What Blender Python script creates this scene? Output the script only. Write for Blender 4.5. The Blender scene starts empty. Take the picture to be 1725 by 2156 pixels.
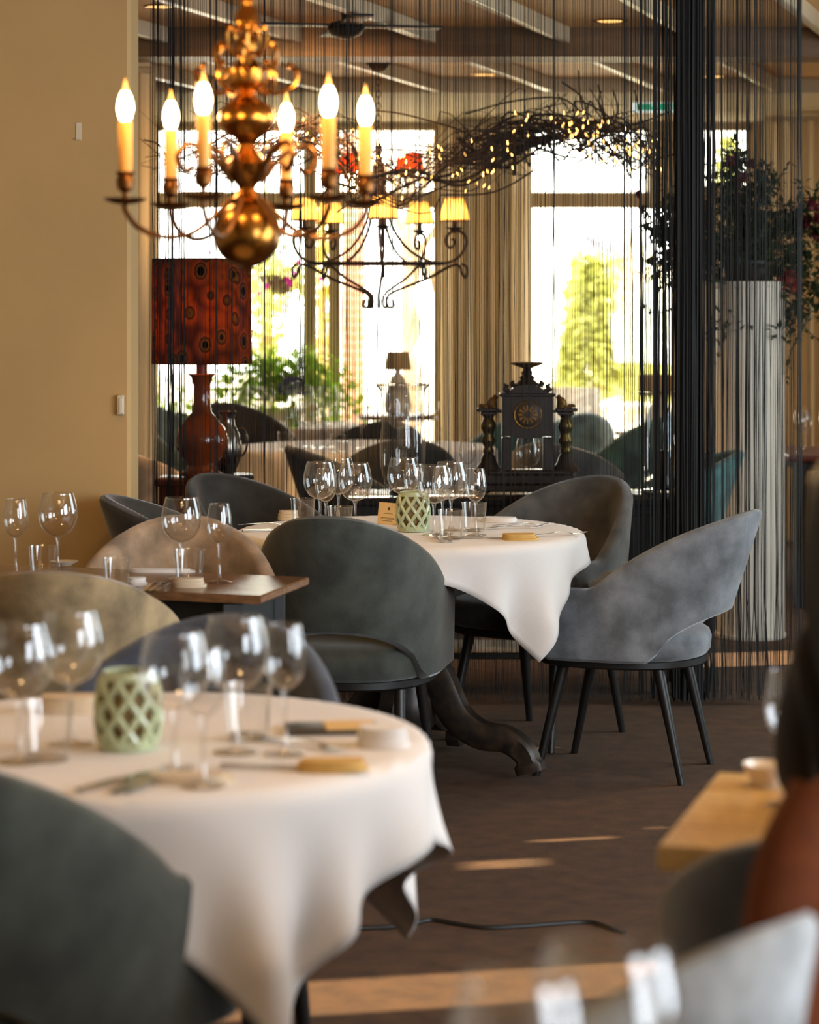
import bpy, bmesh, math, random
from mathutils import Vector, Matrix
random.seed(7)
S = bpy.context.scene
COL = S.collection
PI = math.pi

# ---------------------------------------------------------------- camera
F_PX, CX, HY, EYE = 5090.0, 862.5, 640.0, 1.48      # focal length in px of a 1725x2156 frame, horizon row, eye height
cam_d = bpy.data.cameras.new('camera')
cam = bpy.data.objects.new('camera', cam_d); COL.objects.link(cam)
cam.location = (0, 0, EYE); cam.rotation_euler = (PI/2, 0, 0)
cam_d.sensor_fit = 'VERTICAL'; cam_d.sensor_height = 36.0; cam_d.lens = 36.0*F_PX/2156
cam_d.shift_y = -(1078-HY)/2156
cam_d.clip_start = 0.05; cam_d.clip_end = 200
cam_d.dof.use_dof = True; cam_d.dof.focus_distance = 7.6; cam_d.dof.aperture_fstop = 3.4
S.camera = cam

def at(px, py, d):
    """photo pixel + distance in metres -> world point"""
    return Vector(((px-CX)*d/F_PX, d, EYE-(py-HY)*d/F_PX))
def xat(px, d): return (px-CX)*d/F_PX

# ---------------------------------------------------------------- world, sun, lights, exposure
w = bpy.data.worlds.new('sky'); S.world = w; w.use_nodes = True
bg = w.node_tree.nodes['Background']
bg.inputs[0].default_value = (1.0, 0.95, 0.86, 1); bg.inputs[1].default_value = 13.0
S.view_settings.view_transform = 'Standard'; S.view_settings.look = 'None'
S.view_settings.gamma = 1; S.view_settings.use_curve_mapping = False
S.view_settings.exposure = 0.0
S.cycles.use_denoising = True
S.cycles.max_bounces = 12; S.cycles.diffuse_bounces = 4; S.cycles.glossy_bounces = 8
S.cycles.transmission_bounces = 6; S.cycles.transparent_max_bounces = 40
S.cycles.sample_clamp_indirect = 6.0
S.cycles.caustics_reflective = False; S.cycles.caustics_refractive = False

def light(name, kind, loc, energy, color, target=None, **kw):
    d = bpy.data.lights.new(name, kind); d.energy = energy; d.color = color
    for k, v in kw.items(): setattr(d, k, v)
    o = bpy.data.objects.new(name, d); COL.objects.link(o); o.location = loc
    if target is not None:
        o.rotation_euler = (Vector(target)-Vector(loc)).to_track_quat('-Z', 'Y').to_euler()
    return o
# sun low in the west, coming through slits added in the right wall
light('sun', 'SUN', (8, 4, 6), 24.0, (1.0, 0.76, 0.44), target=(8-1.0, 4-0.22, 6-0.47), angle=math.radians(0.6))
# added cool fill for windows assumed on the right (outside the frame, not built)
light('window_light_near', 'AREA', (3.3, 3.6, 1.5), 165, (0.80, 0.90, 1.0), target=(0, 3.9, 0.8), shape='RECTANGLE', size=2.2, size_y=1.9)
light('window_light_far', 'AREA', (3.3, 8.2, 1.5), 70, (0.72, 0.90, 1.0), target=(0, 8.0, 0.8), shape='RECTANGLE', size=1.6, size_y=1.9)
light('window_light_behind', 'AREA', (3.3, 0.4, 1.6), 165, (0.84, 0.92, 1.0), target=(0.2, 3.6, 0.7), shape='RECTANGLE', size=2.0, size_y=1.8)
# warm fill spots added below the ceiling, with no fittings
WARM = (1.0, 0.60, 0.25)
light('ceiling_spot_wall', 'SPOT', (-1.6, 5.2, 2.7), 70, (1.0, 0.70, 0.40), target=(-1.6, 7.9, 1.25), spot_size=1.5, spot_blend=1.0, shadow_soft_size=0.15)
light('ceiling_spot_table', 'SPOT', (-0.7, 3.0, 2.7), 34, WARM, target=(-0.45, 3.9, 0.75), spot_size=1.3, spot_blend=1.0, shadow_soft_size=0.1)
light('ceiling_spot_middle', 'SPOT', (-0.3, 7.0, 2.65), 55, WARM, target=(0, 7.65, 0.75), spot_size=1.4, spot_blend=1.0, shadow_soft_size=0.1)
light('ceiling_spot_side', 'SPOT', (0.7, 3.4, 2.65), 50, WARM, target=(0.6, 3.5, 0.75), spot_size=0.9, spot_blend=1.0, shadow_soft_size=0.1)
light('ceiling_spot_back', 'SPOT', (-0.5, 10.1, 2.55), 230, WARM, target=(-0.4, 11.8, 0.6), spot_size=2.2, spot_blend=1.0, shadow_soft_size=0.1)
def portal(x0, x1, z0, z1, y):
    o = light('window_portal', 'AREA', ((x0+x1)/2, y, (z0+z1)/2), 1, (1, 1, 1), target=((x0+x1)/2, y-1, (z0+z1)/2), shape='RECTANGLE', size=x1-x0, size_y=z1-z0)
    o.data.cycles.is_portal = True

# ---------------------------------------------------------------- materials
def lin(c):
    return tuple(((v/12.92) if v <= 0.04045 else ((v+0.055)/1.055)**2.4) for v in c)
def rgb(r, g, b): return lin((r/255, g/255, b/255))
def nodes_of(name):
    m = bpy.data.materials.new(name); m.use_nodes = True
    nt = m.node_tree; b = nt.nodes['Principled BSDF']
    return m, nt, b
def mat(name, col, rough=0.5, metal=0.0, var=0.0, scale=8.0, bump=0.0, bscale=120.0, sheen=0.0, coat=0.0, stretch=None, emit=None, estr=0.0, trans=0.0, subs=0.0, col2=None, alpha=None):
    m, nt, b = nodes_of(name)
    b.inputs['Roughness'].default_value = rough; b.inputs['Metallic'].default_value = metal
    b.inputs['Base Color'].default_value = (*col, 1)
    if sheen: b.inputs['Sheen Weight'].default_value = sheen; b.inputs['Sheen Roughness'].default_value = 0.4
    if coat: b.inputs['Coat Weight'].default_value = coat
    if trans: b.inputs['Transmission Weight'].default_value = trans
    if emit: b.inputs['Emission Color'].default_value = (*emit, 1); b.inputs['Emission Strength'].default_value = estr
    tc = nt.nodes.new('ShaderNodeTexCoord'); mp = nt.nodes.new('ShaderNodeMapping')
    nt.links.new(tc.outputs['Object'], mp.inputs[0])
    if stretch: mp.inputs['Scale'].default_value = stretch
    if var or col2:
        n = nt.nodes.new('ShaderNodeTexNoise'); n.inputs['Scale'].default_value = scale; n.inputs['Detail'].default_value = 5
        nt.links.new(mp.outputs[0], n.inputs['Vector'])
        r = nt.nodes.new('ShaderNodeValToRGB')
        c2 = col2 or tuple(min(1, v*(1+var)) for v in col); c1 = col if col2 else tuple(v*(1-var) for v in col)
        r.color_ramp.elements[0].color = (*c1, 1); r.color_ramp.elements[1].color = (*c2, 1)
        r.color_ramp.elements[0].position = 0.35; r.color_ramp.elements[1].position = 0.68
        nt.links.new(n.outputs['Fac'], r.inputs[0]); nt.links.new(r.outputs[0], b.inputs['Base Color'])
    if bump:
        n2 = nt.nodes.new('ShaderNodeTexNoise'); n2.inputs['Scale'].default_value = bscale; n2.inputs['Detail'].default_value = 3
        nt.links.new(mp.outputs[0], n2.inputs['Vector'])
        bp = nt.nodes.new('ShaderNodeBump'); bp.inputs['Strength'].default_value = bump; bp.inputs['Distance'].default_value = 0.005
        nt.links.new(n2.outputs['Fac'], bp.inputs['Height']); nt.links.new(bp.outputs[0], b.inputs['Normal'])
    return m
def velvet(name, col): return mat(name, col, 0.88, var=0.40, scale=11, bump=0.3, bscale=260, sheen=0.45)
def thin_glass(name, tint=(0.97, 0.97, 0.96), blend=0.12, rough=0.0):
    m = bpy.data.materials.new(name); m.use_nodes = True; nt = m.node_tree; nt.nodes.clear()
    out = nt.nodes.new('ShaderNodeOutputMaterial'); mx = nt.nodes.new('ShaderNodeMixShader')
    tr = nt.nodes.new('ShaderNodeBsdfTransparent'); gl = nt.nodes.new('ShaderNodeBsdfGlossy'); lw = nt.nodes.new('ShaderNodeLayerWeight')
    tr.inputs[0].default_value = (*tint, 1); gl.inputs['Roughness'].default_value = rough; gl.inputs[0].default_value = (1, 1, 1, 1)
    lw.inputs[0].default_value = 0.5
    pw = nt.nodes.new('ShaderNodeMath'); pw.operation = 'POWER'; pw.inputs[1].default_value = 3.2; nt.links.new(lw.outputs['Facing'], pw.inputs[0])
    ma = nt.nodes.new('ShaderNodeMath'); ma.operation = 'MULTIPLY_ADD'; ma.inputs[1].default_value = min(.9, blend*2.9); ma.inputs[2].default_value = 0.10; nt.links.new(pw.outputs[0], ma.inputs[0])
    tr.inputs[0].default_value = (*tint, 1)
    cm = nt.nodes.new('ShaderNodeMixRGB'); cm.inputs[1].default_value = (*tint, 1); cm.inputs[2].default_value = (.52, .50, .46, 1); nt.links.new(pw.outputs[0], cm.inputs[0])
    nt.links.new(cm.outputs[0], tr.inputs[0])                       # edges tinted dark for absorption and to imitate dim room reflections
    tl = nt.nodes.new('ShaderNodeBsdfTranslucent'); tl.inputs[0].default_value = (.95, .93, .88, 1)  # whitish edge layer imitates light caught in the rims
    df = nt.nodes.new('ShaderNodeBsdfDiffuse'); df.inputs[0].default_value = (.95, .93, .88, 1); ad = nt.nodes.new('ShaderNodeMixShader'); nt.links.new(tl.outputs[0], ad.inputs[1]); nt.links.new(df.outputs[0], ad.inputs[2])
    p6 = nt.nodes.new('ShaderNodeMath'); p6.operation = 'POWER'; p6.inputs[1].default_value = 7.0; nt.links.new(lw.outputs['Facing'], p6.inputs[0])
    s6 = nt.nodes.new('ShaderNodeMath'); s6.operation = 'MULTIPLY'; s6.inputs[1].default_value = .42 if blend > .1 else 0; nt.links.new(p6.outputs[0], s6.inputs[0])
    m2 = nt.nodes.new('ShaderNodeMixShader'); nt.links.new(s6.outputs[0], m2.inputs[0])
    nt.links.new(ma.outputs[0], mx.inputs[0]); nt.links.new(tr.outputs[0], mx.inputs[1]); nt.links.new(gl.outputs[0], mx.inputs[2])
    nt.links.new(mx.outputs[0], m2.inputs[1]); nt.links.new(ad.outputs[0], m2.inputs[2]); nt.links.new(m2.outputs[0], out.inputs[0]); return m
def translucent(name, col, rough_mix=0.5, pattern=False):
    m = bpy.data.materials.new(name); m.use_nodes = True; nt = m.node_tree; nt.nodes.clear()
    out = nt.nodes.new('ShaderNodeOutputMaterial'); mx = nt.nodes.new('ShaderNodeMixShader')
    d = nt.nodes.new('ShaderNodeBsdfDiffuse'); t = nt.nodes.new('ShaderNodeBsdfTranslucent')
    d.inputs[0].default_value = (*col, 1); t.inputs[0].default_value = (*col, 1); mx.inputs[0].default_value = rough_mix
    nt.links.new(d.outputs[0], mx.inputs[1]); nt.links.new(t.outputs[0], mx.inputs[2]); nt.links.new(mx.outputs[0], out.inputs[0])
    return m, nt, d, t

M = {}
M['wall'] = mat('plaster_wall', rgb(190, 156, 104), 0.75, var=0.05, scale=2.5, bump=0.08, bscale=40)
M['wall_pale'] = mat('pale_plaster', rgb(205, 190, 160), 0.8, var=0.05, scale=3)
M['ceiling'] = mat('ceiling_boards', rgb(214, 166, 106), 0.6, var=0.08, scale=3)
M['beam'] = mat('painted_beam', rgb(226, 208, 176), 0.28, var=0.06, scale=5)
M['header'] = mat('stained_header', rgb(120, 86, 50), 0.5, var=0.15, scale=6, stretch=(1, 8, 8))
M['carpet'] = mat('brown_carpet', rgb(80, 54, 31), 1.0, var=0.24, scale=14, bump=0.6, bscale=320)
M['terrace'] = mat('pale_paving', rgb(190, 180, 165), 0.85, var=0.12, scale=3)
M['frame'] = mat('window_frame_paint', rgb(196, 176, 140), 0.5, var=0.05, scale=4)
M['pane'] = thin_glass('window_pane', (0.95, 0.97, 0.95), 0.05)
M['drape'] = translucent('beige_drape', rgb(216, 198, 166), 0.35)[0]
M['string'] = mat('black_string', rgb(17, 15, 14), 0.8)
M['black'] = mat('black_lacquer', rgb(18, 17, 16), 0.45, var=0.1, scale=20)
M['black_wood'] = mat('black_stained_wood', rgb(25, 22, 20), 0.42, var=0.25, scale=18, stretch=(1, 1, 6))
M['worn_black'] = mat('worn_black_paint', rgb(30, 27, 25), 0.4, col2=rgb(60, 46, 34), scale=30)
M['linen'] = mat('white_linen', rgb(226, 220, 214), 0.8, var=0.02, scale=5, bump=0.1, bscale=300, sheen=0.2)
M['linen_cream'] = mat('cream_linen', rgb(214, 196, 168), 0.85, var=0.05, scale=12, bump=0.15, bscale=300)
M['napkin_gold'] = mat('ochre_napkin', rgb(206, 166, 92), 0.75, var=0.08, scale=30)
M['glass'] = thin_glass('clear_glass', (0.99, 0.99, 0.985), 0.30)
M['glass_thick'] = mat('solid_glass', (0.98, 0.98, 0.97), 0.02, trans=1.0)
M['glass_vase'] = thin_glass('vase_glass', (0.96, 0.965, 0.955), 0.32)
M['steel'] = mat('polished_steel', rgb(200, 196, 190), 0.18, metal=1.0)
M['brass'] = mat('aged_brass', rgb(156, 106, 46), 0.25, metal=1.0, var=0.18, scale=14)
M['brass_dark'] = mat('dark_brass', rgb(110, 70, 34), 0.35, metal=1.0, var=0.2, scale=20)
M['candle'] = mat('cream_candle', rgb(228, 164, 76), 0.5)  # wax tinted amber to imitate the glow of the bulbs
M['flame'] = mat('lit_bulb', (1, 0.8, 0.5), 0.3, emit=(1.0, 0.72, 0.34), estr=30)
M['flame_tip'] = mat('amber_bulb_tip', (1, 0.6, 0.2), 0.3, emit=(1.0, 0.45, 0.08), estr=2.2)
M['fairy'] = mat('fairy_bulb', (1, 0.7, 0.3), 0.3, emit=(1.0, 0.50, 0.12), estr=8)
M['iron'] = mat('wrought_iron', rgb(62, 46, 32), 0.5, metal=0.6, var=0.2, scale=20)
M['twig'] = mat('dry_twig', rgb(58, 40, 28), 0.85, var=0.3, scale=30)
M['shade_cream'] = translucent('cream_shade', rgb(240, 206, 140), 0.65)[0]
M['shade_red'] = translucent('red_shade', rgb(205, 70, 26), 0.5)[0]
M['shade_grey'] = translucent('grey_shade', rgb(196, 176, 142), 0.5)[0]  # colour lightened to stand in for the haze before the windows
M['celadon'] = mat('celadon_ceramic', rgb(186, 198, 160), 0.3, var=0.06, scale=14, coat=0.4)
M['celadon_in'] = mat('votive_inside', rgb(150, 120, 76), 0.6)
M['oak'] = mat('oiled_oak', rgb(202, 166, 106), 0.32, var=0.12, scale=7, stretch=(8, 1, 8), bump=0.05, bscale=60)
M['walnut'] = mat('brown_table_wood', rgb(128, 92, 62), 0.25, var=0.25, scale=9, stretch=(1, 8, 8), bump=0.05, bscale=60)
M['redwood'] = mat('reddish_wood', rgb(110, 48, 24), 0.4, var=0.25, scale=10, stretch=(8, 8, 1))
M['amber'] = mat('amber_lamp_glass', rgb(140, 62, 20), 0.12, var=0.35, scale=6, coat=0.6)
M['pewter'] = mat('pewter', rgb(150, 142, 130), 0.22, metal=1.0)
M['clock_wood'] = mat('dark_carved_wood', rgb(46, 32, 22), 0.32, var=0.35, scale=22)
M['clock_gilt'] = mat('tarnished_gilt', rgb(150, 108, 48), 0.35, metal=0.8, var=0.3, scale=30)
M['clock_face'] = mat('brown_dial', rgb(58, 36, 20), 0.45, var=0.15, scale=20)
M['bronze'] = mat('olive_bronze', rgb(96, 78, 36), 0.3, metal=0.8, var=0.3, scale=25)
M['pedestal'] = mat('stone_white_pedestal', rgb(214, 206, 190), 0.55, var=0.06, scale=4)
M['leaf'] = mat('dark_leaf', rgb(44, 56, 26), 0.6, var=0.35, scale=12)
M['leaf_light'], _nt, _d, _t = translucent('sunlit_leaf', rgb(204, 206, 130), 0.55)
M['leaf_yellow'] = translucent('yellow_leaf', rgb(228, 214, 130), 0.55)[0]
M['leaf_mid'] = translucent('fern_leaf', rgb(160, 190, 76), 0.55)[0]
M['burgundy'] = mat('burgundy_petal', rgb(92, 24, 34), 0.6, var=0.3, scale=20)
M['rust_flower'] = mat('rust_petal', rgb(126, 38, 22), 0.6, var=0.3, scale=20)
M['magenta'] = translucent('magenta_petal', rgb(190, 20, 170), 0.5)[0]
M['hydrangea'] = mat('blue_petal', rgb(92, 92, 128), 0.7, var=0.25, scale=40)
M['stem'] = mat('green_stem', rgb(86, 110, 44), 0.6)
M['green_glass'] = mat('green_bottle_glass', rgb(120, 160, 50), 0.1, trans=0.6)
M['white_china'] = mat('white_china', rgb(222, 208, 188), 0.25, coat=0.5)
M['card'] = mat('buff_card', rgb(226, 190, 128), 0.7)
M['ink'] = mat('dark_ink', rgb(70, 54, 40), 0.8)
M['plastic'] = mat('white_plastic', rgb(206, 196, 172), 0.4)
M['exit_green'] = mat('exit_sign_green', rgb(20, 150, 110), 0.4, emit=rgb(20, 160, 115), estr=0.7)
M['exit_white'] = mat('exit_sign_white', rgb(230, 235, 230), 0.4, emit=rgb(225, 240, 235), estr=0.8)
M['downlight'] = mat('downlight_lamp', (1, .7, .3), 0.4, emit=(1.0, 0.55, 0.16), estr=1.6)
M['brick'] = mat('pale_red_brick', rgb(206, 150, 124), 0.85, var=0.15, scale=9)
M['bark'] = mat('pale_bark', rgb(186, 166, 138), 0.85, var=0.18, scale=10, stretch=(1, 1, .3))
M['roof'] = mat('orange_roof_tile', rgb(206, 120, 70), 0.8, var=0.15, scale=8)
M['render'] = mat('white_render', rgb(226, 220, 208), 0.8)
M['sail'] = mat('grey_sail_cloth', rgb(112, 110, 118), 0.8)
M['wicker'] = mat('grey_wicker', rgb(140, 134, 130), 0.7, var=0.3, scale=60)
M['cable'] = mat('black_cable', rgb(20, 18, 18), 0.5)
M['phone'] = mat('dark_folder', rgb(52, 52, 56), 0.35)
M['hair'] = mat('black_hair', rgb(26, 20, 18), 0.45, var=0.25, scale=30, stretch=(6, 6, .5))
M['rust_top'] = mat('rust_knit', rgb(112, 54, 16), 0.85, var=0.15, scale=30, bump=0.3, bscale=200)
M['skin'] = mat('skin', rgb(206, 152, 118), 0.5)
M['jeans'] = mat('dark_trousers', rgb(30, 32, 40), 0.8)
V = {k: velvet('velvet_'+k, rgb(*c)) for k, c in dict(
    green=(60, 64, 57), blue=(114, 118, 122), brown=(74, 72, 68), beige=(160, 136, 110), olive=(150, 130, 96),
    navy=(54, 62, 76), teal=(70, 104, 102), sky=(130, 158, 174), dark=(50, 48, 44), grey=(172, 177, 180)).items()}

# patterned lamp shade: dark vertical streaks and peacock-eye dots on red-orange cloth
ms, nt, dd, tt = translucent('patterned_shade', rgb(190, 100, 36), 0.6)
tc = nt.nodes.new('ShaderNodeTexCoord'); mp = nt.nodes.new('ShaderNodeMapping'); mp.inputs['Scale'].default_value = (16, 16, 12)
vo = nt.nodes.new('ShaderNodeTexVoronoi'); vo.inputs['Scale'].default_value = 1.0; vo.inputs['Randomness'].default_value = 0.75
rp = nt.nodes.new('ShaderNodeValToRGB')
for p, c in ((0.0, (20, 10, 6)), (0.20, (40, 16, 8)), (0.26, (150, 110, 44)), (0.36, (70, 40, 18)), (0.42, (170, 96, 36)), (0.75, (110, 58, 22))):
    e = rp.color_ramp.elements.new(p) if p not in (0.0,) else rp.color_ramp.elements[0]
    e.position = p; e.color = (*rgb(*c), 1)
rp.color_ramp.elements[len(rp.color_ramp.elements)-1].color = (*rgb(96, 34, 12), 1)
nt.links.new(tc.outputs['Object'], mp.inputs[0]); nt.links.new(mp.outputs[0], vo.inputs['Vector'])
nt.links.new(vo.outputs['Distance'], rp.inputs[0]); nt.links.new(rp.outputs[0], dd.inputs[0]); nt.links.new(rp.outputs[0], tt.inputs[0])
M['shade_pattern'] = ms

# ---------------------------------------------------------------- mesh helpers
class MB:
    def __init__(s): s.v = []; s.f = []
    def add(s, vs, fs, mtx=None):
        n = len(s.v)
        s.v += [tuple(mtx @ Vector(p)) if mtx else tuple(p) for p in vs]
        s.f += [tuple(i+n for i in f) for f in fs]; return s
    def box(s, c, d, rz=0, bev=0.0):
        x, y, z = d[0]/2, d[1]/2, d[2]/2
        m = Matrix.Translation(c) @ Matrix.Rotation(rz, 4, 'Z')
        if bev <= 0:
            return s.add([(-x,-y,-z),(x,-y,-z),(x,y,-z),(-x,y,-z),(-x,-y,z),(x,-y,z),(x,y,z),(-x,y,z)],
                         [(3,2,1,0),(4,5,6,7),(0,1,5,4),(1,2,6,5),(2,3,7,6),(3,0,4,7)], m)
        b = min(bev, x*.49, y*.49, z*.49)
        loops = []
        for zz, i in ((-z, b), (-z+b, 0), (z-b, 0), (z, b)):
            X, Y = x-i, y-i
            loops.append([(-X+b,-Y,zz),(X-b,-Y,zz),(X,-Y+b,zz),(X,Y-b,zz),(X-b,Y,zz),(-X+b,Y,zz),(-X,Y-b,zz),(-X,-Y+b,zz)])
        return s.loft([[m @ Vector(p) for p in l] for l in loops])
    def loft(s, loops, close=True, caps=True):
        n = len(loops[0]); vs = [p for l in loops for p in l]; fs = []
        for i in range(len(loops)-1):
            for j in range(n if close else n-1):
                a, b = i*n+j, i*n+(j+1) % n
                fs.append((a, b, b+n, a+n))
        if caps and close: fs += [tuple(range(n))[::-1], tuple(range((len(loops)-1)*n, len(loops)*n))]
        return s.add(vs, fs)
    def lathe(s, prof, seg=20, c=(0, 0, 0), caps=True, ang=None, mtx=None):
        loops = []
        for r, z in prof:
            loops.append([Vector((c[0]+r*math.cos(2*PI*j/seg), c[1]+r*math.sin(2*PI*j/seg), c[2]+z)) for j in range(seg)])
        if mtx: loops = [[mtx @ p for p in l] for l in loops]
        return s.loft(loops, caps=caps)
    def tube(s, pts, r, seg=8, caps=True):
        pts = [Vector(p) for p in pts]; n = len(pts)
        rr = r if isinstance(r, (list, tuple)) else [r]*n
        t0 = (pts[1]-pts[0]).normalized()
        u = t0.orthogonal().normalized(); loops = []
        for i, p in enumerate(pts):
            t = (pts[min(i+1, n-1)]-pts[max(i-1, 0)])
            t = t.normalized() if t.length > 1e-9 else t0
            u = (u - t*u.dot(t)); u = u.normalized() if u.length > 1e-6 else t.orthogonal().normalized()
            v = t.cross(u)
            loops.append([p+(u*math.cos(2*PI*j/seg)+v*math.sin(2*PI*j/seg))*rr[i] for j in range(seg)])
        return s.loft(loops, caps=caps)
    def ball(s, c, r, seg=10, sc=(1, 1, 1)):
        rings = max(5, seg//2+1); c = Vector(c)
        return s.loft([[c+Vector((r*sc[0]*math.sin(PI*(i+.02)/(rings-1+.04))*math.cos(2*PI*j/seg), r*sc[1]*math.sin(PI*(i+.02)/(rings-1+.04))*math.sin(2*PI*j/seg),
                 -r*sc[2]*math.cos(PI*(i+.02)/(rings-1+.04)))) for j in range(seg)] for i in range(rings)])
    def leaf(s, p, d, up, L, W):
        """one bent leaf blade of six triangles"""
        p = Vector(p); d = Vector(d).normalized(); u = Vector(up); sd = d.cross(u)
        sd = sd.normalized() if sd.length > 1e-5 else d.orthogonal().normalized(); nrm = sd.cross(d)
        a = p; b = p+d*L*.45+sd*W/2+nrm*W*.12; c = p+d*L*.45-sd*W/2+nrm*W*.12; e = p+d*L-nrm*L*.12; m = p+d*L*.5
        return s.add([a, b, m, c, e], [(0, 1, 2), (0, 2, 3), (1, 4, 2), (2, 4, 3)])
    def mesh(s, name, m=None, smooth=True, angle=40):
        me = bpy.data.meshes.new(name); me.from_pydata([tuple(p) for p in s.v], [], s.f); me.validate()
        bm = bmesh.new(); bm.from_mesh(me); bmesh.ops.recalc_face_normals(bm, faces=bm.faces); bm.to_mesh(me); bm.free()
        if m is not None: me.materials.append(m)
        if smooth:
            me.polygons.foreach_set('use_smooth', [True]*len(me.polygons)); me.set_sharp_from_angle(angle=math.radians(angle))
        me.update(); return me
def tag(o, label=None, cat=None, group=None, kind=None):
    if label: o['label'] = label
    if cat: o['category'] = cat
    if group: o['group'] = group
    if kind: o['kind'] = kind
    return o
def thing(name, label, cat, loc=(0, 0, 0), rz=0, group=None):
    o = bpy.data.objects.new(name, None); COL.objects.link(o); o.empty_display_size = 0.1
    o.location = loc; o.rotation_euler = (0, 0, rz)
    return tag(o, label, cat, group)
def part(name, mb, m, parent=None, loc=(0, 0, 0), rot=(0, 0, 0), kind=None, label=None, smooth=True, angle=40):
    me = mb if isinstance(mb, bpy.types.Mesh) else mb.mesh(name, m, smooth, angle)
    o = bpy.data.objects.new(name, me); COL.objects.link(o); o.location = loc; o.rotation_euler = rot
    if parent is not None: o.parent = parent
    return tag(o, label=label, kind=kind)
def struct(name, mb, m, parent=None, label=None, **kw):
    o = part(name, mb, m, parent, **kw)
    if parent is None: o['kind'] = 'structure'
    if label: o['label'] = label
    return o
KIDS = {}
def dup(root, loc, rz=None, label=None, group=None, scale=None):
    r = root.copy(); COL.objects.link(r); r.location = loc
    if rz is not None: r.rotation_euler = (0, 0, rz)
    if scale: r.scale = (scale,)*3
    if label: r['label'] = label
    if group: r['group'] = group
    if root not in KIDS: KIDS[root] = [(c, list(c.children)) for c in root.children]
    for ch, gs in KIDS[root]:
        c = ch.copy(); COL.objects.link(c); c.parent = r
        for g in gs:
            d = g.copy(); COL.objects.link(d); d.parent = c
    return r
def rnd(a, b): return random.uniform(a, b)
def bez(p0, p1, p2, p3, n=12):
    p0, p1, p2, p3 = map(Vector, (p0, p1, p2, p3))
    return [p0*(1-t)**3+p1*3*t*(1-t)**2+p2*3*t*t*(1-t)+p3*t**3 for t in [i/n for i in range(n+1)]]
def catmull(pts, n=6):
    pts = [Vector(p) for p in pts]; P = [pts[0]*2-pts[1]]+pts+[pts[-1]*2-pts[-2]]; out = []
    for i in range(1, len(P)-2):
        for k in range(n):
            t = k/n; a, b, c, d = P[i-1], P[i], P[i+1], P[i+2]
            out.append(.5*((2*b)+(c-a)*t+(2*a-5*b+4*c-d)*t*t+(3*b-a-3*c+d)*t**3))
    return out+[pts[-1]]

# ================================================================ STRUCTURE
CEIL, BEAMB = 2.735, 2.66
WY = 15.6                                             # window wall
XL, XR, Y0 = -3.4, 3.5, -1.2
struct('floor', MB().box(((XL+XR)/2, (Y0+WY)/2, -0.05), (XR-XL+.4, WY-Y0+.3, 0.1)), M['carpet'], label='brown carpet floor with patches of sun')
ce = struct('ceiling', MB().box(((XL+XR)/2, (Y0+WY)/2, CEIL+.05), (XR-XL+.4, WY-Y0+.3, 0.1)), M['ceiling'], label='brown ceiling crossed by pale diagonal beams')
DIR = Vector((0.31, 1.0, 0)).normalized(); BANG = -math.atan2(0.31, 1.0)
def beam(xe, ye, ys):
    L = (ye-ys)/DIR.y; mid = Vector((xe, ye, (CEIL+BEAMB)/2))-DIR*(L/2)
    part('beam', MB().box(mid, (0.042, L, CEIL-BEAMB), rz=BANG, bev=.004), M['beam'], ce)
for k in range(-4, 6): beam(0.10+0.605*k, 10.94, 3.0)
for k in range(-3, 5): beam(0.155+0.625*k, 13.45, 11.22)
struct('trim_1', MB().box(((XL+XR)/2, 11.08, (2.60+CEIL)/2), (XR-XL, 0.26, CEIL-2.60)), M['header'], label='dark stained header spanning the room')
struct('trim_2', MB().box(((XL+XR)/2, 14.5, (2.655+CEIL)/2), (XR-XL, 2.1, CEIL-2.655)), M['wall_pale'], label='pale soffit above the window wall')
struct('wall_left', MB().box(((XL-.912)/2, 8.02, CEIL/2), (-.912-XL, 0.24, CEIL), bev=.012), M['wall'], label='sand coloured plaster wall on the left')
struct('wall_side', MB().box((XL-.1, (Y0+WY)/2, CEIL/2), (.2, WY-Y0+.3, CEIL)), M['wall_pale'])
struct('wall_front', MB().box(((XL+XR)/2, Y0-.1, CEIL/2), (XR-XL+.4, .2, CEIL)), M['wall_pale'])
# right wall with unseen slits added to shape sun patches: pieces between the openings
SUN_SLITS = [(5.84, 6.12, 1.34, 1.92), (7.06, 7.17, 1.48, 1.62), (7.34, 7.39, 1.38, 1.53), (7.43, 7.48, 1.31, 1.37), (8.72, 8.755, 1.42, 1.52), (10.35, 10.75, 0.88, 1.22)]
SL = sorted(SUN_SLITS); mb = MB(); y = Y0
for (a, b, z0, z1) in SL:
    mb.box((XR+.05, (y+a)/2, CEIL/2), (.1, a-y, CEIL)); y = b
    mb.box((XR+.05, (a+b)/2, z0/2), (.1, b-a, z0)); mb.box((XR+.05, (a+b)/2, (z1+CEIL)/2), (.1, b-a, CEIL-z1))
mb.box((XR+.05, (y+WY)/2, CEIL/2), (.1, WY-y, CEIL))
struct('wall_right', mb, M['wall_pale'])
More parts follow.
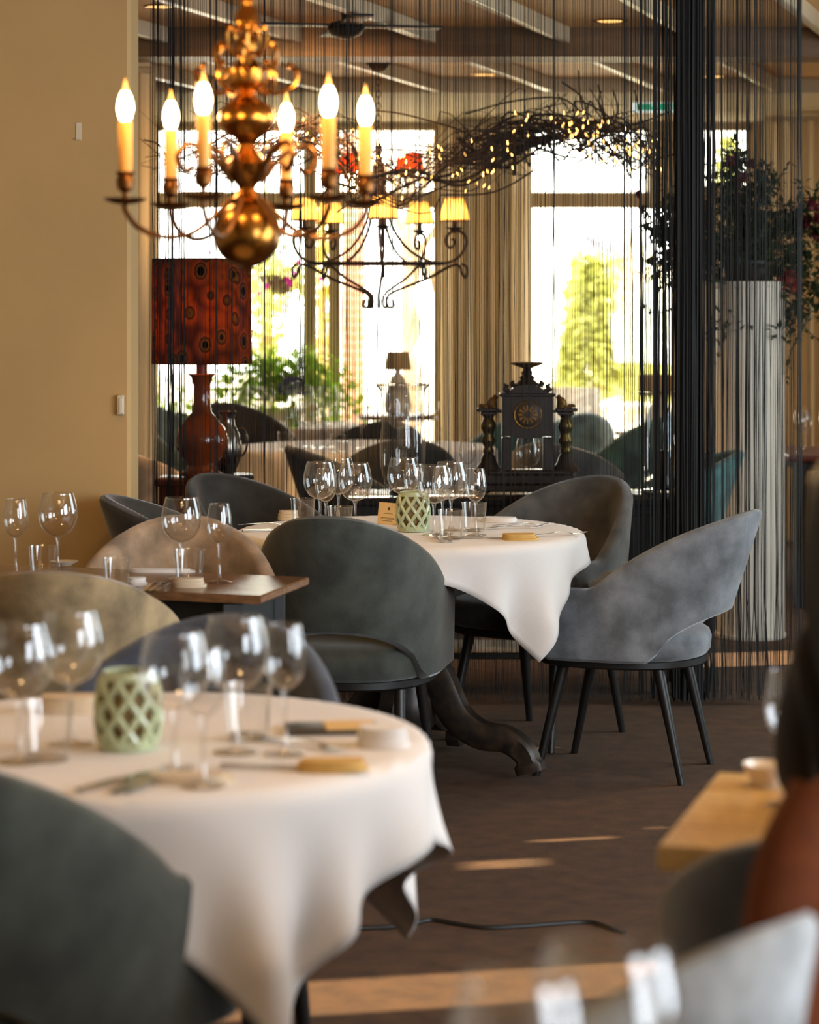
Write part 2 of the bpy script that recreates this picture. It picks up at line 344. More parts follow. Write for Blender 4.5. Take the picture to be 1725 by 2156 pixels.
# back wall: window openings
ZT, ZB1, ZB0, ZS = 2.64, 2.205, 2.10, 0.06
WIN = [(-1.66, 0.19), (0.76, 1.73)]
TOPWIN = (1.76, 2.215)
mb = MB()
xs = [XL]+[v for wv in WIN for v in wv]+[XR]
for i in range(0, len(xs), 2): mb.box(((xs[i]+xs[i+1])/2, WY+.1, CEIL/2), (xs[i+1]-xs[i], .2, CEIL))
for i, (a, b) in enumerate(WIN): mb.box(((a+b)/2, WY+.1, (ZT+CEIL)/2), (b-a, .2, CEIL-ZT))
mb.f = mb.f[:-18]; mb.v = mb.v[:-24]                  # the last pier is rebuilt around the high window
a, b = TOPWIN
for x0, x1, z0, z1 in ((WIN[1][1], a, 0, CEIL), (b, XR, 0, CEIL), (a, b, 0, ZB1), (a, b, ZT, CEIL), (WIN[0][0], WIN[0][1], ZT, CEIL), (WIN[1][0], WIN[1][1], ZT, CEIL), (1.545, WIN[1][1], ZB0, ZT)):
    mb.box(((x0+x1)/2, WY+.1, (z0+z1)/2), (x1-x0, .2, z1-z0))
struct('wall_back', mb, M['wall_pale'])
def window(n, a, b, posts):
    wnd = thing('window_%d' % n, None, None, ((a+b)/2, WY+.06, 0)); wnd['kind'] = 'structure'
    cx = (a+b)/2
    def bar(nm, x0, x1, z0, z1, dp=.07): part(nm, MB().box(((x0+x1)/2-cx, 0, (z0+z1)/2), (x1-x0, dp, z1-z0), bev=.006), M['frame'], wnd)
    bar('transom_bar', a, b, ZB0, ZB1); bar('sill', a, b, 0, ZS, .12); bar('head_bar', a, b, ZT-.04, ZT)
    xs = [a]
    for p0, p1 in [(a, a+.035)]+posts+[(b-.035, b)]: bar('post', p0, p1, ZS, ZT-.04, .06)
    edges = [a]+[v for p in posts for v in p]+[b]
    for i in range(0, len(edges), 2):
        for z0, z1 in ((ZS, ZB0), (ZB1, ZT-.04)):
            part('pane', MB().box(((edges[i]+edges[i+1])/2-cx, .015, (z0+z1)/2), (edges[i+1]-edges[i], .004, z1-z0)), M['pane'], wnd)
    portal(a, b, ZS, ZT, WY+.25)
window(1, *WIN[0], [(-.685, -.605), (-.525, -.445)]); window(2, *WIN[1], [])
a, b = TOPWIN; wnd = thing('window_3', None, None, ((a+b)/2, WY+.06, 0)); wnd['kind'] = 'structure'
for nm, x0, x1, z0, z1, mm in (('sill', a, b, ZB1, ZB1+.04, 'frame'), ('head_bar', a, b, ZT-.04, ZT, 'frame'), ('post', a, a+.035, ZB1, ZT, 'frame'), ('post', b-.035, b, ZB1, ZT, 'frame'), ('pane', a+.03, b-.03, ZB1+.03, ZT-.03, 'pane')):
    part(nm, MB().box(((x0+x1)/2-(a+b)/2, 0, (z0+z1)/2), (x1-x0, .06 if mm == 'frame' else .004, z1-z0)), M[mm], wnd)
portal(a, b, ZB1, ZT, WY+.25)
struct('terrace', MB().box((0, WY+18, -.06), (50, 36, .1)), M['terrace'], label='pale paved terrace outside the windows')

# ================================================================ CHAIRS
def chair_shell():
    NU, mb = 46, MB(); R, ST = 0.245, 0.19; half = PI/2*R+ST; loops = []
    for i in range(NU+1):
        u = -1+2*i/NU; s = abs(u)*half; sg = 1 if u >= 0 else -1
        if s < PI/2*R:
            th = s/R; x, y = sg*R*math.sin(th), -0.02-R*math.cos(th); nx, ny = sg*math.sin(th), -math.cos(th)
        else: x, y = sg*R, -0.02+(s-PI/2*R); nx, ny = sg, 0
        a = abs(u)
        zt = 0.602+.238*max(0, 1-(a/.77)**2.1)**1.22
        zb = 0.372
        if a < .44: zb += .142*math.sqrt(max(0, 1-(a/.44)**2))
        if a > .94: zt -= .03*((a-.94)/.06)**2
        back = max(0, -ny); lean = 0.135*back**1.2+.022
        def P(z, off):
            t = max(0, (z-.38)/.46)
            return Vector((x+nx*(off+.02*t*(1-back)), y+ny*off-lean*t*(back**.5 if back > 0 else 0), z))
        T = 0.027
        th_t = T*.86
        lp = []
        K = 7
        for k in range(K+1):                    # outer, bottom to top
            f = k/K; lp.append(P(zb+.012+(zt-zb-.03)*f, T+(th_t-T)*f))
        lp += [P(zt-.006, th_t*.7), P(zt, 0), P(zt-.006, -th_t*.7)]
        for k in range(K+1):
            f = 1-k/K; lp.append(P(zb+.012+(zt-zb-.03)*f, -(T+(th_t-T)*f)))
        lp += [P(zb+.003, -T*.6), P(zb, 0), P(zb+.003, T*.6)]
        loops.append(lp)
    # rounded arm fronts
    def endcap(lp, d):
        c = sum(lp, Vector())/len(lp); out = []
        for sft, k in ((.012, .86), (.02, .5)):
            out.append([Vector((c.x+(p.x-c.x)*k, p.y+d*sft, c.z+(p.z-c.z)*(1-(1-k)*.14))) for p in lp])
        return out
    e0, e1 = endcap(loops[0], 1), endcap(loops[-1], 1)
    return mb.loft(e0[::-1]+loops+e1)
def super_loop(hx, y0, y1, z, n=36, p=3.2):
    cy, hy = (y0+y1)/2, (y1-y0)/2; lp = []
    for j in range(n):
        a = 2*PI*j/n; ca, sa = math.cos(a), math.sin(a)
        q = p if sa > 0 else 2.2
        lp.append(Vector((hx*abs(ca)**(2/q)*(1 if ca > 0 else -1), cy+hy*abs(sa)**(2/q)*(1 if sa > 0 else -1), z)))
    return lp
def chair_seat():
    L = []
    for z, i in ((.372, .03), (.378, .012), (.395, 0), (.43, -.004), (.452, .004), (.464, .022), (.470, .06), (.473, .14)):
        L.append(super_loop(.252-i, -.268+i, .272-i, z))
    return MB().loft(L)
def chair_leg(sx, sy):
    top = Vector((sx*.165, sy*.150+(.0 if sy > 0 else .0), .362)); ft = Vector((sx*(.20 if sy > 0 else .185), sy*.232, 0))
    return MB().tube([ft, ft*.5+top*.5, top], [.0115, .015, .0185], seg=12)
CH_SHELL = chair_shell(); CH_SEAT = chair_seat()
CH_LEGS = [chair_leg(a, b) for a in (-1, 1) for b in (-1, 1)]
CH_FRAME = MB().loft([super_loop(.235, -.25, .25, .350), super_loop(.245, -.26, .262, .356), super_loop(.245, -.26, .262, .374)])
leg_meshes = [m_.mesh('leg', M['black_wood']) for m_ in CH_LEGS]; frame_mesh = CH_FRAME.mesh('seat_frame', M['black'])
CHAIR_PROTO = {}
def chair(color, x, y, face, label, scale=1.035, group=None):
    rz = math.radians(face)-PI/2
    if color in CHAIR_PROTO: return dup(CHAIR_PROTO[color], (x, y, 0), rz, label, group, scale)
    t = thing('armchair', label, 'chair', (x, y, 0), rz, group); t.scale = (scale,)*3
    part('backrest', CH_SHELL, V[color], t); part('seat', CH_SEAT, V[color], t); part('seat_frame', frame_mesh, None, t)
    for lm in leg_meshes: part('leg', lm, None, t)
    CHAIR_PROTO[color] = t; return t

# ================================================================ TABLES AND CLOTHS
def cloth_mesh(R, side, n=72, seed=1, amp=.022, flare=.10):
    rg = random.Random(seed); ph = [rg.uniform(0, 6.28) for _ in range(4)]
    vs, fs = [], []
    for i in range(n+1):
        for j in range(n+1):
            a, b = (i/n-.5)*side, (j/n-.5)*side; r = math.hypot(a, b); th = math.atan2(b, a)
            if r <= R: vs.append((a, b, 0)); continue
            d = r-R; q = .022
            if d < q*PI/2:
                k = d/q; rr = R+q*math.sin(k); z = -q*(1-math.cos(k))
            else:
                e = d-q*PI/2; rr = R+q; z = -q-e
                f = min(1, e/.22)
                rip = amp*(math.sin(9*th+ph[0])+.7*math.sin(14*th+ph[1])+.5*math.sin(5*th+ph[2]))
                cor = abs(math.sin(2*th))               # corners hang as cones
                rr += f*(flare*e*.6+rip+.03*cor*math.sin(20*th+ph[3])*f)
            vs.append((rr*math.cos(th), rr*math.sin(th), z))
    for i in range(n):
        for j in range(n):
            a = i*(n+1)+j; fs.append((a, a+n+1, a+n+2, a+1))
    return MB().add(vs, fs)
def tablecloth(x, y, z, R, side, rot, label, seed=1, amp=.022, sx=1.0):
    o = part('tablecloth', cloth_mesh(R, side, seed=seed, amp=amp), M['linen'], None, (x, y, z), (0, 0, rot))
    o.scale = (sx, 1, 1)
    md = o.modifiers.new('thick', 'SOLIDIFY'); md.thickness = .0025; md.offset = 1
    return tag(o, label, 'tablecloth')
def scroll_foot(ang):
    d = Vector((math.cos(ang), math.sin(ang), 0)); mb = MB()
    pts = [(.03, .40), (.10, .30), (.16, .19), (.24, .135), (.33, .125), (.39, .085), (.41, .03)]
    c = catmull([d*r+Vector((0, 0, z)) for r, z in pts], 5)
    n = len(c); sd = Vector((-d.y, d.x, 0)); loops = []
    for i, p in enumerate(c):
        t = (c[min(i+1, n-1)]-c[max(i-1, 0)]).normalized(); up = t.cross(sd); f = i/(n-1)
        w_, h_ = .034-.004*f, .055-.024*f+(.012 if f > .9 else 0)
        loops.append([p+sd*(w_*cx_)+up*(h_*cz_) for cx_, cz_ in ((-1, -.7), (-.7, -1), (.7, -1), (1, -.7), (1, .7), (.7, 1), (-.7, 1), (-1, .7))])
    mb.loft(loops)
    return mb
def pedestal_table(x, y, R, rot, label, z=.755):
    t = thing('pedestal_table', label, 'table', (x, y, 0), rot)
    part('tabletop', MB().lathe([(R-.02, z-.036), (R, z-.028), (R, z-.008), (R-.008, z)], 48), M['black_wood'], t)
    part('pedestal', MB().lathe([(.06, .12), (.085, .16), (.09, .24), (.055, .30), (.05, .36), (.075, .44), (.09, .52), (.06, .58), (.05, .66), (.12, .70), (.16, z-.037)], 24), M['worn_black'], t)
    for k in range(4): part('scroll_foot', scroll_foot(k*PI/2+PI/4), M['worn_black'], t)
    return t
def leg_table(x, y, R, rot, label, z=.755):
    t = thing('dining_table', label, 'table', (x, y, 0), rot)
    part('tabletop', MB().lathe([(R-.02, z-.036), (R, z-.028), (R, z-.008), (R-.008, z)], 48), M['black_wood'], t)
    part('apron', MB().lathe([(R*.70, z-.12), (R*.72, z-.038)], 40), M['black'], t)
    for k in range(4):
        a = k*PI/2+PI/4; r = R*.66
        part('leg', MB().loft([[Vector((r*math.cos(a)+sx*w, r*math.sin(a)+sy*w, zz)) for sx, sy in ((-1,-1),(1,-1),(1,1),(-1,1))] for zz, w in ((0, .019), (z-.13, .03), (z-.04, .03))]), M['black_wood'], t)
    return t

# round table in focus, in front of the string curtain
MTX, MTY, MTZ = 0.0, 7.65, .765
pedestal_table(MTX, MTY, .53, math.radians(22), 'black carved pedestal table under the cloth in the middle of the room')
tablecloth(MTX, MTY, MTZ-.003, .533, 1.27, math.radians(-3), 'white cloth hanging in points from the round table in the middle of the room', 3, .026)
# foreground table
FTX, FTY = -.455, 3.99
leg_table(FTX, FTY, .465, math.radians(8), 'black legged table under the white cloth in the left foreground')
tablecloth(FTX, FTY, MTZ-.003, .468, 1.25, math.radians(-14), 'white cloth over the blurred table in the left foreground', 9, .02)
# long round table behind the curtain
tb = pedestal_table(-.23, 12.15, .60, .4, 'large round table under peach lit cloth behind the string curtain')
tablecloth(-.23, 12.15, MTZ-.003, .603, 1.55, math.radians(20), 'cloth in warm light on the large table behind the string curtain', 5, .014, sx=1.08)
leg_table(-.72, 14.35, .46, .2, 'small table with hydrangea vase near the left window')
tablecloth(-.72, 14.35, MTZ-.003, .463, 1.16, math.radians(10), 'white cloth on the small table near the left window', 6, .014)

# wooden tables
def plank_table(name, pts, z, th, m, legm, label, nb, axis, legs=True, apron=None):
    """top given by four corners (front-left, front-right, rear-right, rear-left); boards are parts"""
    c = sum((Vector((p[0], p[1], 0)) for p in pts), Vector())/4
    t = thing(name, label, 'table', (c.x, c.y, 0)); P = [Vector((p[0]-c.x, p[1]-c.y, 0)) for p in pts]
    for k in range(nb):
        f0, f1 = k/nb+.002, (k+1)/nb-.002
        if axis == 0: q = [P[0].lerp(P[3], f0), P[1].lerp(P[2], f0), P[1].lerp(P[2], f1), P[0].lerp(P[3], f1)]
        else: q = [P[0].lerp(P[1], f0), P[0].lerp(P[1], f1), P[3].lerp(P[2], f1), P[3].lerp(P[2], f0)]
        b = .004; cc = sum(q, Vector())/4
        part('board', MB().loft([[v+(cc-v).normalized()*i+Vector((0, 0, zz)) for v in q] for zz, i in ((z-th, b), (z-th+b, 0), (z-b, 0), (z, b))]), m, t)
    if apron:
        i = .14; q = [v.lerp(Vector(), i) for v in P]
        part('apron', MB().loft([[v+Vector((0, 0, zz)) for v in q] for zz in (z-th-apron, z-th-.001)]), M['black'], t)
    if legs:
        for v in P:
            p = v.lerp(Vector(), .16); part('leg', MB().box((p.x, p.y, (z-th)/2), (.055, .055, z-th-.001), rz=.24, bev=.004), legm, t)
    return t
WTP = [(-1.46, 6.42), (-.372, 6.05), (-.268, 6.46), (-1.36, 6.86)]
plank_table('wooden_table', WTP, .75, .022, M['walnut'], M['black'], 'dark brown wooden table set with glasses by the left wall', 4, 0, apron=.09)
OTP = [(.334, 3.26), (1.05, 3.05), (1.20, 3.55), (.480, 3.77)]
plank_table('oak_table', OTP, .75, .034, M['oak'], M['black_wood'], 'pale oak table with thick top at the right edge', 4, 0)
NTP = [(-.05, 1.62), (.75, 1.62), (.75, 2.12), (-.05, 2.12)]
plank_table('near_table', NTP, .75, .03, M['oak'], M['black_wood'], 'oak table just below the frame under the nearest glasses', 4, 0)

# ================================================================ GLASSWARE
def glass_meshes():
    out = {}
    def mk(key, bowl, stem, seg):
        out[key] = (MB().lathe(bowl, seg, caps=False).mesh('bowl', M['glass'], angle=80), MB().lathe(stem, 16).mesh('stem', M['glass'], angle=50))
    mk('balloon', [(.0045, .098), (.016, .1005), (.034, .111), (.048, .131), (.0535, .152), (.0525, .172), (.048, .194), (.0425, .213), (.0412, .217), (.0400, .2168), (.0405, .213)],
       [(.036, 0), (.037, .0015), (.030, .003), (.012, .006), (.005, .014), (.0042, .05), (.0046, .085), (.0075, .0965), (.004, .099)], 28)
    mk('wine', [(.004, .104), (.013, .1065), (.025, .118), (.0322, .138), (.0335, .152), (.032, .172), (.028, .195), (.0262, .205), (.0254, .207), (.0246, .2067), (.025, .204)],
       [(.033, 0), (.034, .0015), (.027, .003), (.010, .006), (.0045, .014), (.0036, .05), (.004, .09), (.0068, .1025), (.0035, .105)], 24)
    return out
GM = glass_meshes(); GPROTO = {}
def wine_glass(kind, x, y, z, label, group, scale=1.0):
    if kind in GPROTO: return dup(GPROTO[kind], (x, y, z), rnd(0, 6), label, group, scale)
    t = thing('wine_glass', label, 'glass', (x, y, z), 0, group); t.scale = (scale,)*3
    part('bowl', GM[kind][0], None, t); part('stem', GM[kind][1], None, t); GPROTO[kind] = t; return t
TUMB = MB().lathe([(.0, .006), (.030, .006), (.0335, .012), (.0395, .088), (.0402, .090), (.0392, .0903), (.0385, .088)], 24, caps=False)
TUMB_B = MB().lathe([(.030, 0), (.0325, .001), (.0333, .006), (.028, .0085)], 24)
tm = (TUMB.mesh('glass_wall', M['glass'], angle=60), TUMB_B.mesh('glass_base', M['glass'], angle=50))
def tumbler(x, y, z, label, group, scale=1.0):
    if 'tumbler' in GPROTO: return dup(GPROTO['tumbler'], (x, y, z), rnd(0, 6), label, group, scale)
    t = thing('tumbler', label, 'glass', (x, y, z), 0, group); t.scale = (scale,)*3
    part('wall', tm[0], None, t); part('base', tm[1], None, t); GPROTO['tumbler'] = t; return t
HT = {'balloon': .217, 'wine': .207, 'tumbler': .09}
def put(kind, px, rim, z, label, group, scale=1.0, dy=0):
    """stand a glass on a surface of height z so that its rim reaches the height seen in the photo"""
    d = (EYE-z-HT[kind]*scale)*F_PX/(rim-HY)+dy; x = xat(px, d)
    return (tumbler if kind == 'tumbler' else lambda *a: wine_glass(kind, *a))(x, d, z, label, group, scale)
G1 = 'glasses on the round table'
for a in [('balloon', 674, 972, 'balloon wine glass at the left end of the cluster on the round table'),
          ('wine', 686, 986, 'small wine glass in front of the leftmost balloon glass on the round table'),
          ('balloon', 748, 975, 'balloon wine glass with broad bowl third from left, above the green chair top'),
          ('balloon', 713, 964, 'balloon wine glass half hidden between the two left glasses on the round table'),
          ('balloon', 850, 964, 'balloon wine glass directly above the lattice candle holder of the round table'),
          ('wine', 872, 976, 'small wine glass overlapping the balloon glass above the lattice candle holder'),
          ('balloon', 914, 979, 'balloon wine glass right of the lattice candle holder, front one of three'),
          ('wine', 932, 984, 'small wine glass between the two right balloon glasses of the round table'),
          ('balloon', 950, 972, 'balloon wine glass at the back right of the cluster on the round table'),
          ('wine', 1002, 986, 'small wine glass alone at the right end of the cluster on the round table')]:
    put(a[0], a[1], a[2], MTZ, a[3], G1)
for px, rim, l in [(638, 1050, 'clear tumbler at the left, beside the rolled napkin on the round table'), (716, 1066, 'clear tumbler just above the rim of the green chair back'),
                   (950, 1073, 'frosted looking tumbler in front of the three right wine glasses'), (999, 1058, 'clear tumbler under the rightmost small wine glass on the round table')]:
    put('tumbler', px, rim, MTZ, l, 'tumblers on the round table')
G2 = 'glasses on the brown wooden table'
for a in [('balloon', 382, 1047, 'large balloon wine glass on the brown wooden table'), ('wine', 462, 1060, 'slender wine glass at the right on the brown wooden table'),
          ('balloon', 122, 1038, 'balloon wine glass on the brown wooden table against the plaster wall'), ('wine', 33, 1050, 'slender wine glass at the left frame edge against the plaster wall')]:
    put(a[0], a[1], a[2], .75, a[3], G2)
for px, rim, l, sc in [(398, 1157, 'clear tall tumbler under the balloon glass on the brown wooden table', 1.0), (245, 1175, 'ribbed tumbler in front of the beige chair on the brown wooden table', .88), (92, 1150, 'clear tumbler below the left balloon glass on the brown wooden table', 1.0)]:
    put('tumbler', px, rim, .75, l, 'tumblers on the brown wooden table', sc)
G3 = 'blurred glasses on the foreground table'
for a in [('balloon', 150, 1286, 'blurred balloon wine glass second from left on the foreground table'), ('balloon', 40, 1312, 'blurred balloon wine glass cut by the left frame edge'),
          ('balloon', 368, 1330, 'nearest balloon wine glass, right beside the green lattice candle holder'), ('balloon', 497, 1298, 'blurred balloon wine glass against the navy chair'),
          ('wine', 600, 1314, 'blurred narrow wine glass at the right end of the foreground row'), ('wine', 428, 1362, 'blurred small wine glass between the two right balloon glasses')]:
    put(a[0], a[1], a[2], MTZ, a[3], G3)
for px, rim, l in [(522, 1441, 'blurred tumbler right of the middle of the foreground table'), (100, 1480, 'blurred tumbler left of the green lattice candle holder')]:
    put('tumbler', px, rim, MTZ, l, 'tumblers on the foreground table')
# nearest glasses at the bottom edge and the one on the oak table
put('balloon', 1278, 1992, .75, 'very blurred wine glass rising from the bottom edge beside the grey chair', 'nearest glasses', 1.1)
put('balloon', 1092, 2058, .75, 'very blurred wine glass at the bottom edge left of the other', 'nearest glasses', 1.0)
wine_glass('wine', xat(1657, 3.52), 3.52, .75, 'wine glass on the oak table half hidden by black hair', None, .95)
# far table glasses behind the curtain
G4 = 'glasses on the large table behind the curtain'
for a in [('wine', 610, 856, 'small wine glass leftmost on the large table behind the curtain'), ('balloon', 650, 849, 'balloon wine glass second from left on the large table behind the curtain'),
          ('balloon', 690, 850, 'balloon glass in the middle of the left group on the large table behind the curtain'), ('wine', 668, 856, 'small wine glass between two balloon glasses on the large table behind the curtain'),
          ('wine', 720, 846, 'small wine glass right in the left group behind the curtain'), ('balloon', 840, 852, 'balloon wine glass seen through the hurricane vase, left one'),
          ('balloon', 872, 850, 'balloon wine glass seen through the hurricane vase, right one'), ('wine', 913, 846, 'wine glass just right of the hurricane vase'),
          ('wine', 762, 856, 'small wine glass in bright light left of the hurricane vase')]:
    put(a[0], a[1], a[2], MTZ, a[3], G4)
for px, rim, l in [(602, 910, 'tumbler at the left on the large table behind the curtain'), (712, 914, 'tumbler in the middle on the large table behind the curtain'), (915, 900, 'tumbler right of the hurricane vase behind the curtain')]:
    put('tumbler', px, rim, MTZ, l, 'tumblers behind the curtain')
G5 = 'glasses on the window table'
for a in [('wine', 513, 793, 'far wine glass leftmost under the fern'), ('balloon', 540, 789, 'far balloon glass under the fern'), ('wine', 566, 788, 'far wine glass under the fern, right one'),
          ('balloon', 640, 792, 'far balloon glass right of the hydrangea vase'), ('wine', 664, 800, 'far wine glass beside the hydrangea, second one'), ('balloon', 693, 790, 'far balloon glass by the window post'), ('wine', 722, 793, 'far wine glass by the brick pier')]:
    wine_glass(a[0], xat(a[1], 14.3+(a[2]-790)*.02), 14.3+(a[2]-790)*.02, MTZ, a[3], G5, 1.05)

# ================================================================ SMALL TABLEWARE
def lattice_votive(x, y, z, label):
    t = thing('candle_holder', label, 'candle holder', (x, y, z), rnd(0, 1), 'celadon lattice candle holders')
    prof = [(.036, 0), (.046, .012), (.0505, .045), (.0500, .075), (.046, .105), (.040, .122)]
    def R(zz):
        for (r0, z0), (r1, z1) in zip(prof, prof[1:]):
            if zz <= z1: return r0+(r1-r0)*(zz-z0)/(z1-z0)
        return prof[-1][0]
    mb = MB(); n = 9
    for sgn in (-1, 1):
        for k in range(n):
            pts = []
            for i in range(15):
                f = i/14; zz = .010+.104*f; a = 2*PI*k/n+sgn*f*2*PI*2.1/n
                pts.append((R(zz)*math.cos(a), R(zz)*math.sin(a), zz))
            mb.tube(pts, .0058, 6)
    part('lattice', mb, M['celadon'], t)
    part('rim', MB().lathe([(.038, .110), (.044, .112), (.042, .124), (.038, .126), (.036, .122)], 32, caps=False), M['celadon'], t)
    part('foot', MB().lathe([(.036, 0), (.044, .001), (.049, .016), (.046, .02), (.03, .016)], 32), M['celadon'], t)
    part('inner_cup', MB().lathe([(.033, .016), (.043, .045), (.0425, .08), (.037, .112), (.035, .112), (.040, .08), (.04, .045), (.0, .018)], 28), M['celadon_in'], t)
    return t
def lay(px, py, z, dz=0): d = (EYE-z)*F_PX/(py-HY); return Vector((xat(px, d), d, z+dz))
p = lay(870, 1119, MTZ); lattice_votive(p.x, p.y, p.z, 'pale green lattice candle holder on the round table behind the card')
p = lay(270, 1576, MTZ); lattice_votive(p.x, p.y, p.z, 'blurred pale green lattice candle holder on the foreground table')
# menu card leaning on an acrylic stand
p = lay(815, 1104, MTZ)
c = thing('menu_card', 'small buff printed card leaning on the candle holder', 'card', (p.x, p.y-.01, MTZ), math.radians(-8))
tilt = Matrix.Rotation(math.radians(-14), 4, 'X') @ Matrix.Rotation(math.radians(4), 4, 'Y')
part('card', MB().add([tilt @ v for v in map(Vector, [(-.033,-.0006,0),(.033,-.0006,0),(.033,.0006,0),(-.033,.0006,0),(-.033,-.0006,.072),(.033,-.0006,.072),(.033,.0006,.072),(-.033,.0006,.072)])],
     [(3,2,1,0),(4,5,6,7),(0,1,5,4),(1,2,6,5),(2,3,7,6),(3,0,4,7)]), M['card'], c, smooth=False)
mb = MB()
mb.lathe([(.003, 0), (.0042, .003), (.002, .007), (.0005, .010)], 8, c=(.002, -.0012, .048))
for zz, wd in ((.036, .03), (.022, .044), (.018, .046), (.012, .034)): mb.box((0, -.0010, zz), (wd, .0006, .0011))
mb.v = [tuple(tilt @ Vector(v)) for v in mb.v]; part('print', mb, M['ink'], c)
# cutlery
def fork_mesh():
    mb = MB(); L = .19
    mb.loft([[Vector((x-.095, s*w_, zz+h)) for s, h in ((-1, 0), (1, 0), (1, .0016), (-1, .0016))] for x, w_, zz in ((0, .006, .002), (.03, .007, .004), (.10, .0035, .010), (.13, .004, .008), (.142, .011, .004))])
    for k in range(4):
        y = -.0088+k*.0059
        mb.loft([[Vector((x-.095, y+s*w_, zz+h)) for s, h in ((-1, 0), (1, 0), (1, .0016), (-1, .0016))] for x, w_, zz in ((.140, .0018, .004), (.165, .0014, .003), (.19, .0008, .009))])
    return mb
def knife_mesh():
    mb = MB()
    mb.loft([[Vector((x-.1, s*w_, zz+h)) for s, h in ((-1, 0), (1, 0), (1, t_), (-1, t_))] for x, w_, zz, t_ in ((0, .006, .001, .005), (.02, .0075, 0, .006), (.09, .006, .001, .005), (.10, .005, .002, .003), (.12, .010, .001, .002), (.18, .009, .001, .0015), (.205, .001, .001, .001))])
    return mb
def spoon_mesh():
    mb = MB()
    mb.loft([[Vector((x-.09, s*w_, zz+h)) for s, h in ((-1, 0), (1, 0), (1, .002), (-1, .002))] for x, w_, zz in ((0, .006, .002), (.03, .006, .004), (.10, .003, .010), (.125, .004, .007), (.14, .014, .004), (.158, .018, .002), (.175, .013, .003), (.183, .003, .005))])
    return mb
CUT = {'fork': fork_mesh().mesh('fork', M['steel']), 'knife': knife_mesh().mesh('knife', M['steel']), 'spoon': spoon_mesh().mesh('spoon', M['steel'])}
def cutlery(kind, px, py, z, ang, label, group):
    p = lay(px, py, z)
    return tag(part(kind, CUT[kind], None, None, (p.x, p.y, z+.0005), (0, 0, math.radians(ang))), label, kind, group)
def napkin(px, py, z, sx, sy, th, ang, m, label):
    p = lay(px, py, z); t = thing('napkin', label, 'napkin', (p.x, p.y, z), math.radians(ang))
    for k in range(3):
        f = 1-.06*k
        part('fold', MB().loft([super_loop(sx/2*f, -sy/2*f, sy/2*f, k*th/3+zz, 28, 6) for zz in (0, th/3*.5, th/3*.96)]), m, t, (rnd(-.003, .003), rnd(-.003, .003), 0))
    return t
def dish(px, py, z, r, h, label, name='bread_plate', cat='plate'):
    p = lay(px, py, z); t = tag(part(name, MB().lathe([(r*.55, 0), (r*.6, .003), (r*.95, h*.8), (r, h), (r*.97, h*1.02), (r*.55, .008), (0, .007)], 32), M['white_china'], None, (p.x, p.y, z)), label, cat)
    return t
g = 'cutlery on the round table'
cutlery('fork', 1085, 1113, MTZ, 12, 'silver fork with tines to the right at the back of the round table', g)
cutlery('fork', 1098, 1108, MTZ, 10, 'second silver fork behind the first on the round table', g)
cutlery('knife', 1020, 1134, MTZ, -6, 'silver knife left of the ochre napkin on the round table', g)
cutlery('fork', 925, 1137, MTZ, 96, 'silver fork with tines up in front of the tumblers on the round table', g)
cutlery('fork', 945, 1136, MTZ, 92, 'silver fork with tines up right of its twin on the round table', g)
cutlery('fork', 1176, 1128, MTZ, 20, 'silver fork at the right rim of the round table', g)
cutlery('spoon', 560, 1108, MTZ, -8, 'silver spoon at the left edge of the round table', g)
cutlery('knife', 575, 1118, MTZ, 20, 'silver knife at the left front edge of the round table', g)
napkin(1095, 1136, MTZ, .11, .075, .018, 6, M['napkin_gold'], 'ochre folded napkin near the right front of the round table')
napkin(1050, 1098, MTZ, .12, .09, .014, -12, M['linen'], 'white folded napkin at the back right of the round table')
napkin(607, 1094, MTZ, .07, .05, .030, 10, M['linen_cream'], 'cream rolled napkin left of the tumbler on the round table')
g = 'cutlery on the foreground table'
cutlery('fork', 300, 1648, MTZ, 70, 'blurred fork at the front of the foreground table', g); cutlery('fork', 335, 1648, MTZ, 66, 'blurred fork right of the front one on the foreground table', g)
cutlery('knife', 252, 1646, MTZ, 60, 'blurred knife at the front left of the foreground table', g)
cutlery('knife', 600, 1618, MTZ, -4, 'blurred golden lit knife beside the ochre napkin', g); cutlery('fork', 640, 1572, MTZ, -40, 'blurred fork right of the tumbler on the foreground table', g)
napkin(700, 1622, MTZ, .11, .06, .016, 3, M['napkin_gold'], 'blurred ochre napkin at the right front of the foreground table')
napkin(400, 1646, MTZ, .13, .06, .012, 0, M['linen_cream'], 'blurred cream napkin at the front of the foreground table')
napkin(810, 1570, MTZ, .085, .07, .032, 4, M['linen'], 'white folded napkin block on the right corner of the foreground table')
napkin(150, 1500, MTZ, .12, .06, .03, 4, M['linen_cream'], 'blurred cream napkin at the left back of the foreground table')
p = lay(700, 1538, MTZ); t = thing('folder', 'dark flat bill folder on the back right of the foreground table', 'folder', (p.x, p.y, MTZ), .12)
part('cover', MB().box((0, 0, .004), (.155, .10, .007), bev=.002), M['phone'], t); part('sheet', MB().box((.03, 0, .0085), (.085, .085, .0015)), M['card'], t)
g = 'cutlery on the brown wooden table'
for k, px in enumerate((318, 336, 354)): cutlery('fork', px, 1238, .75, 84-3*k, ['dark fork nearest the beige chair on the wooden table', 'middle dark fork of three on the wooden table', 'right dark fork of three beside the napkin on the wooden table'][k], g)
napkin(397, 1236, .75, .085, .05, .024, -6, M['linen_cream'], 'cream napkin block below the tall tumbler on the wooden table')
napkin(340, 1204, .75, .18, .06, .008, 0, M['linen'], 'white cloth strip at the back of the brown wooden table')
napkin(290, 1232, .75, .05, .04, .02, 15, M['linen'], 'small white napkin beside the forks on the wooden table')
dish(135, 1190, .75, .04, .012, 'pale small plate below the left balloon glass', 'saucer', 'saucer')
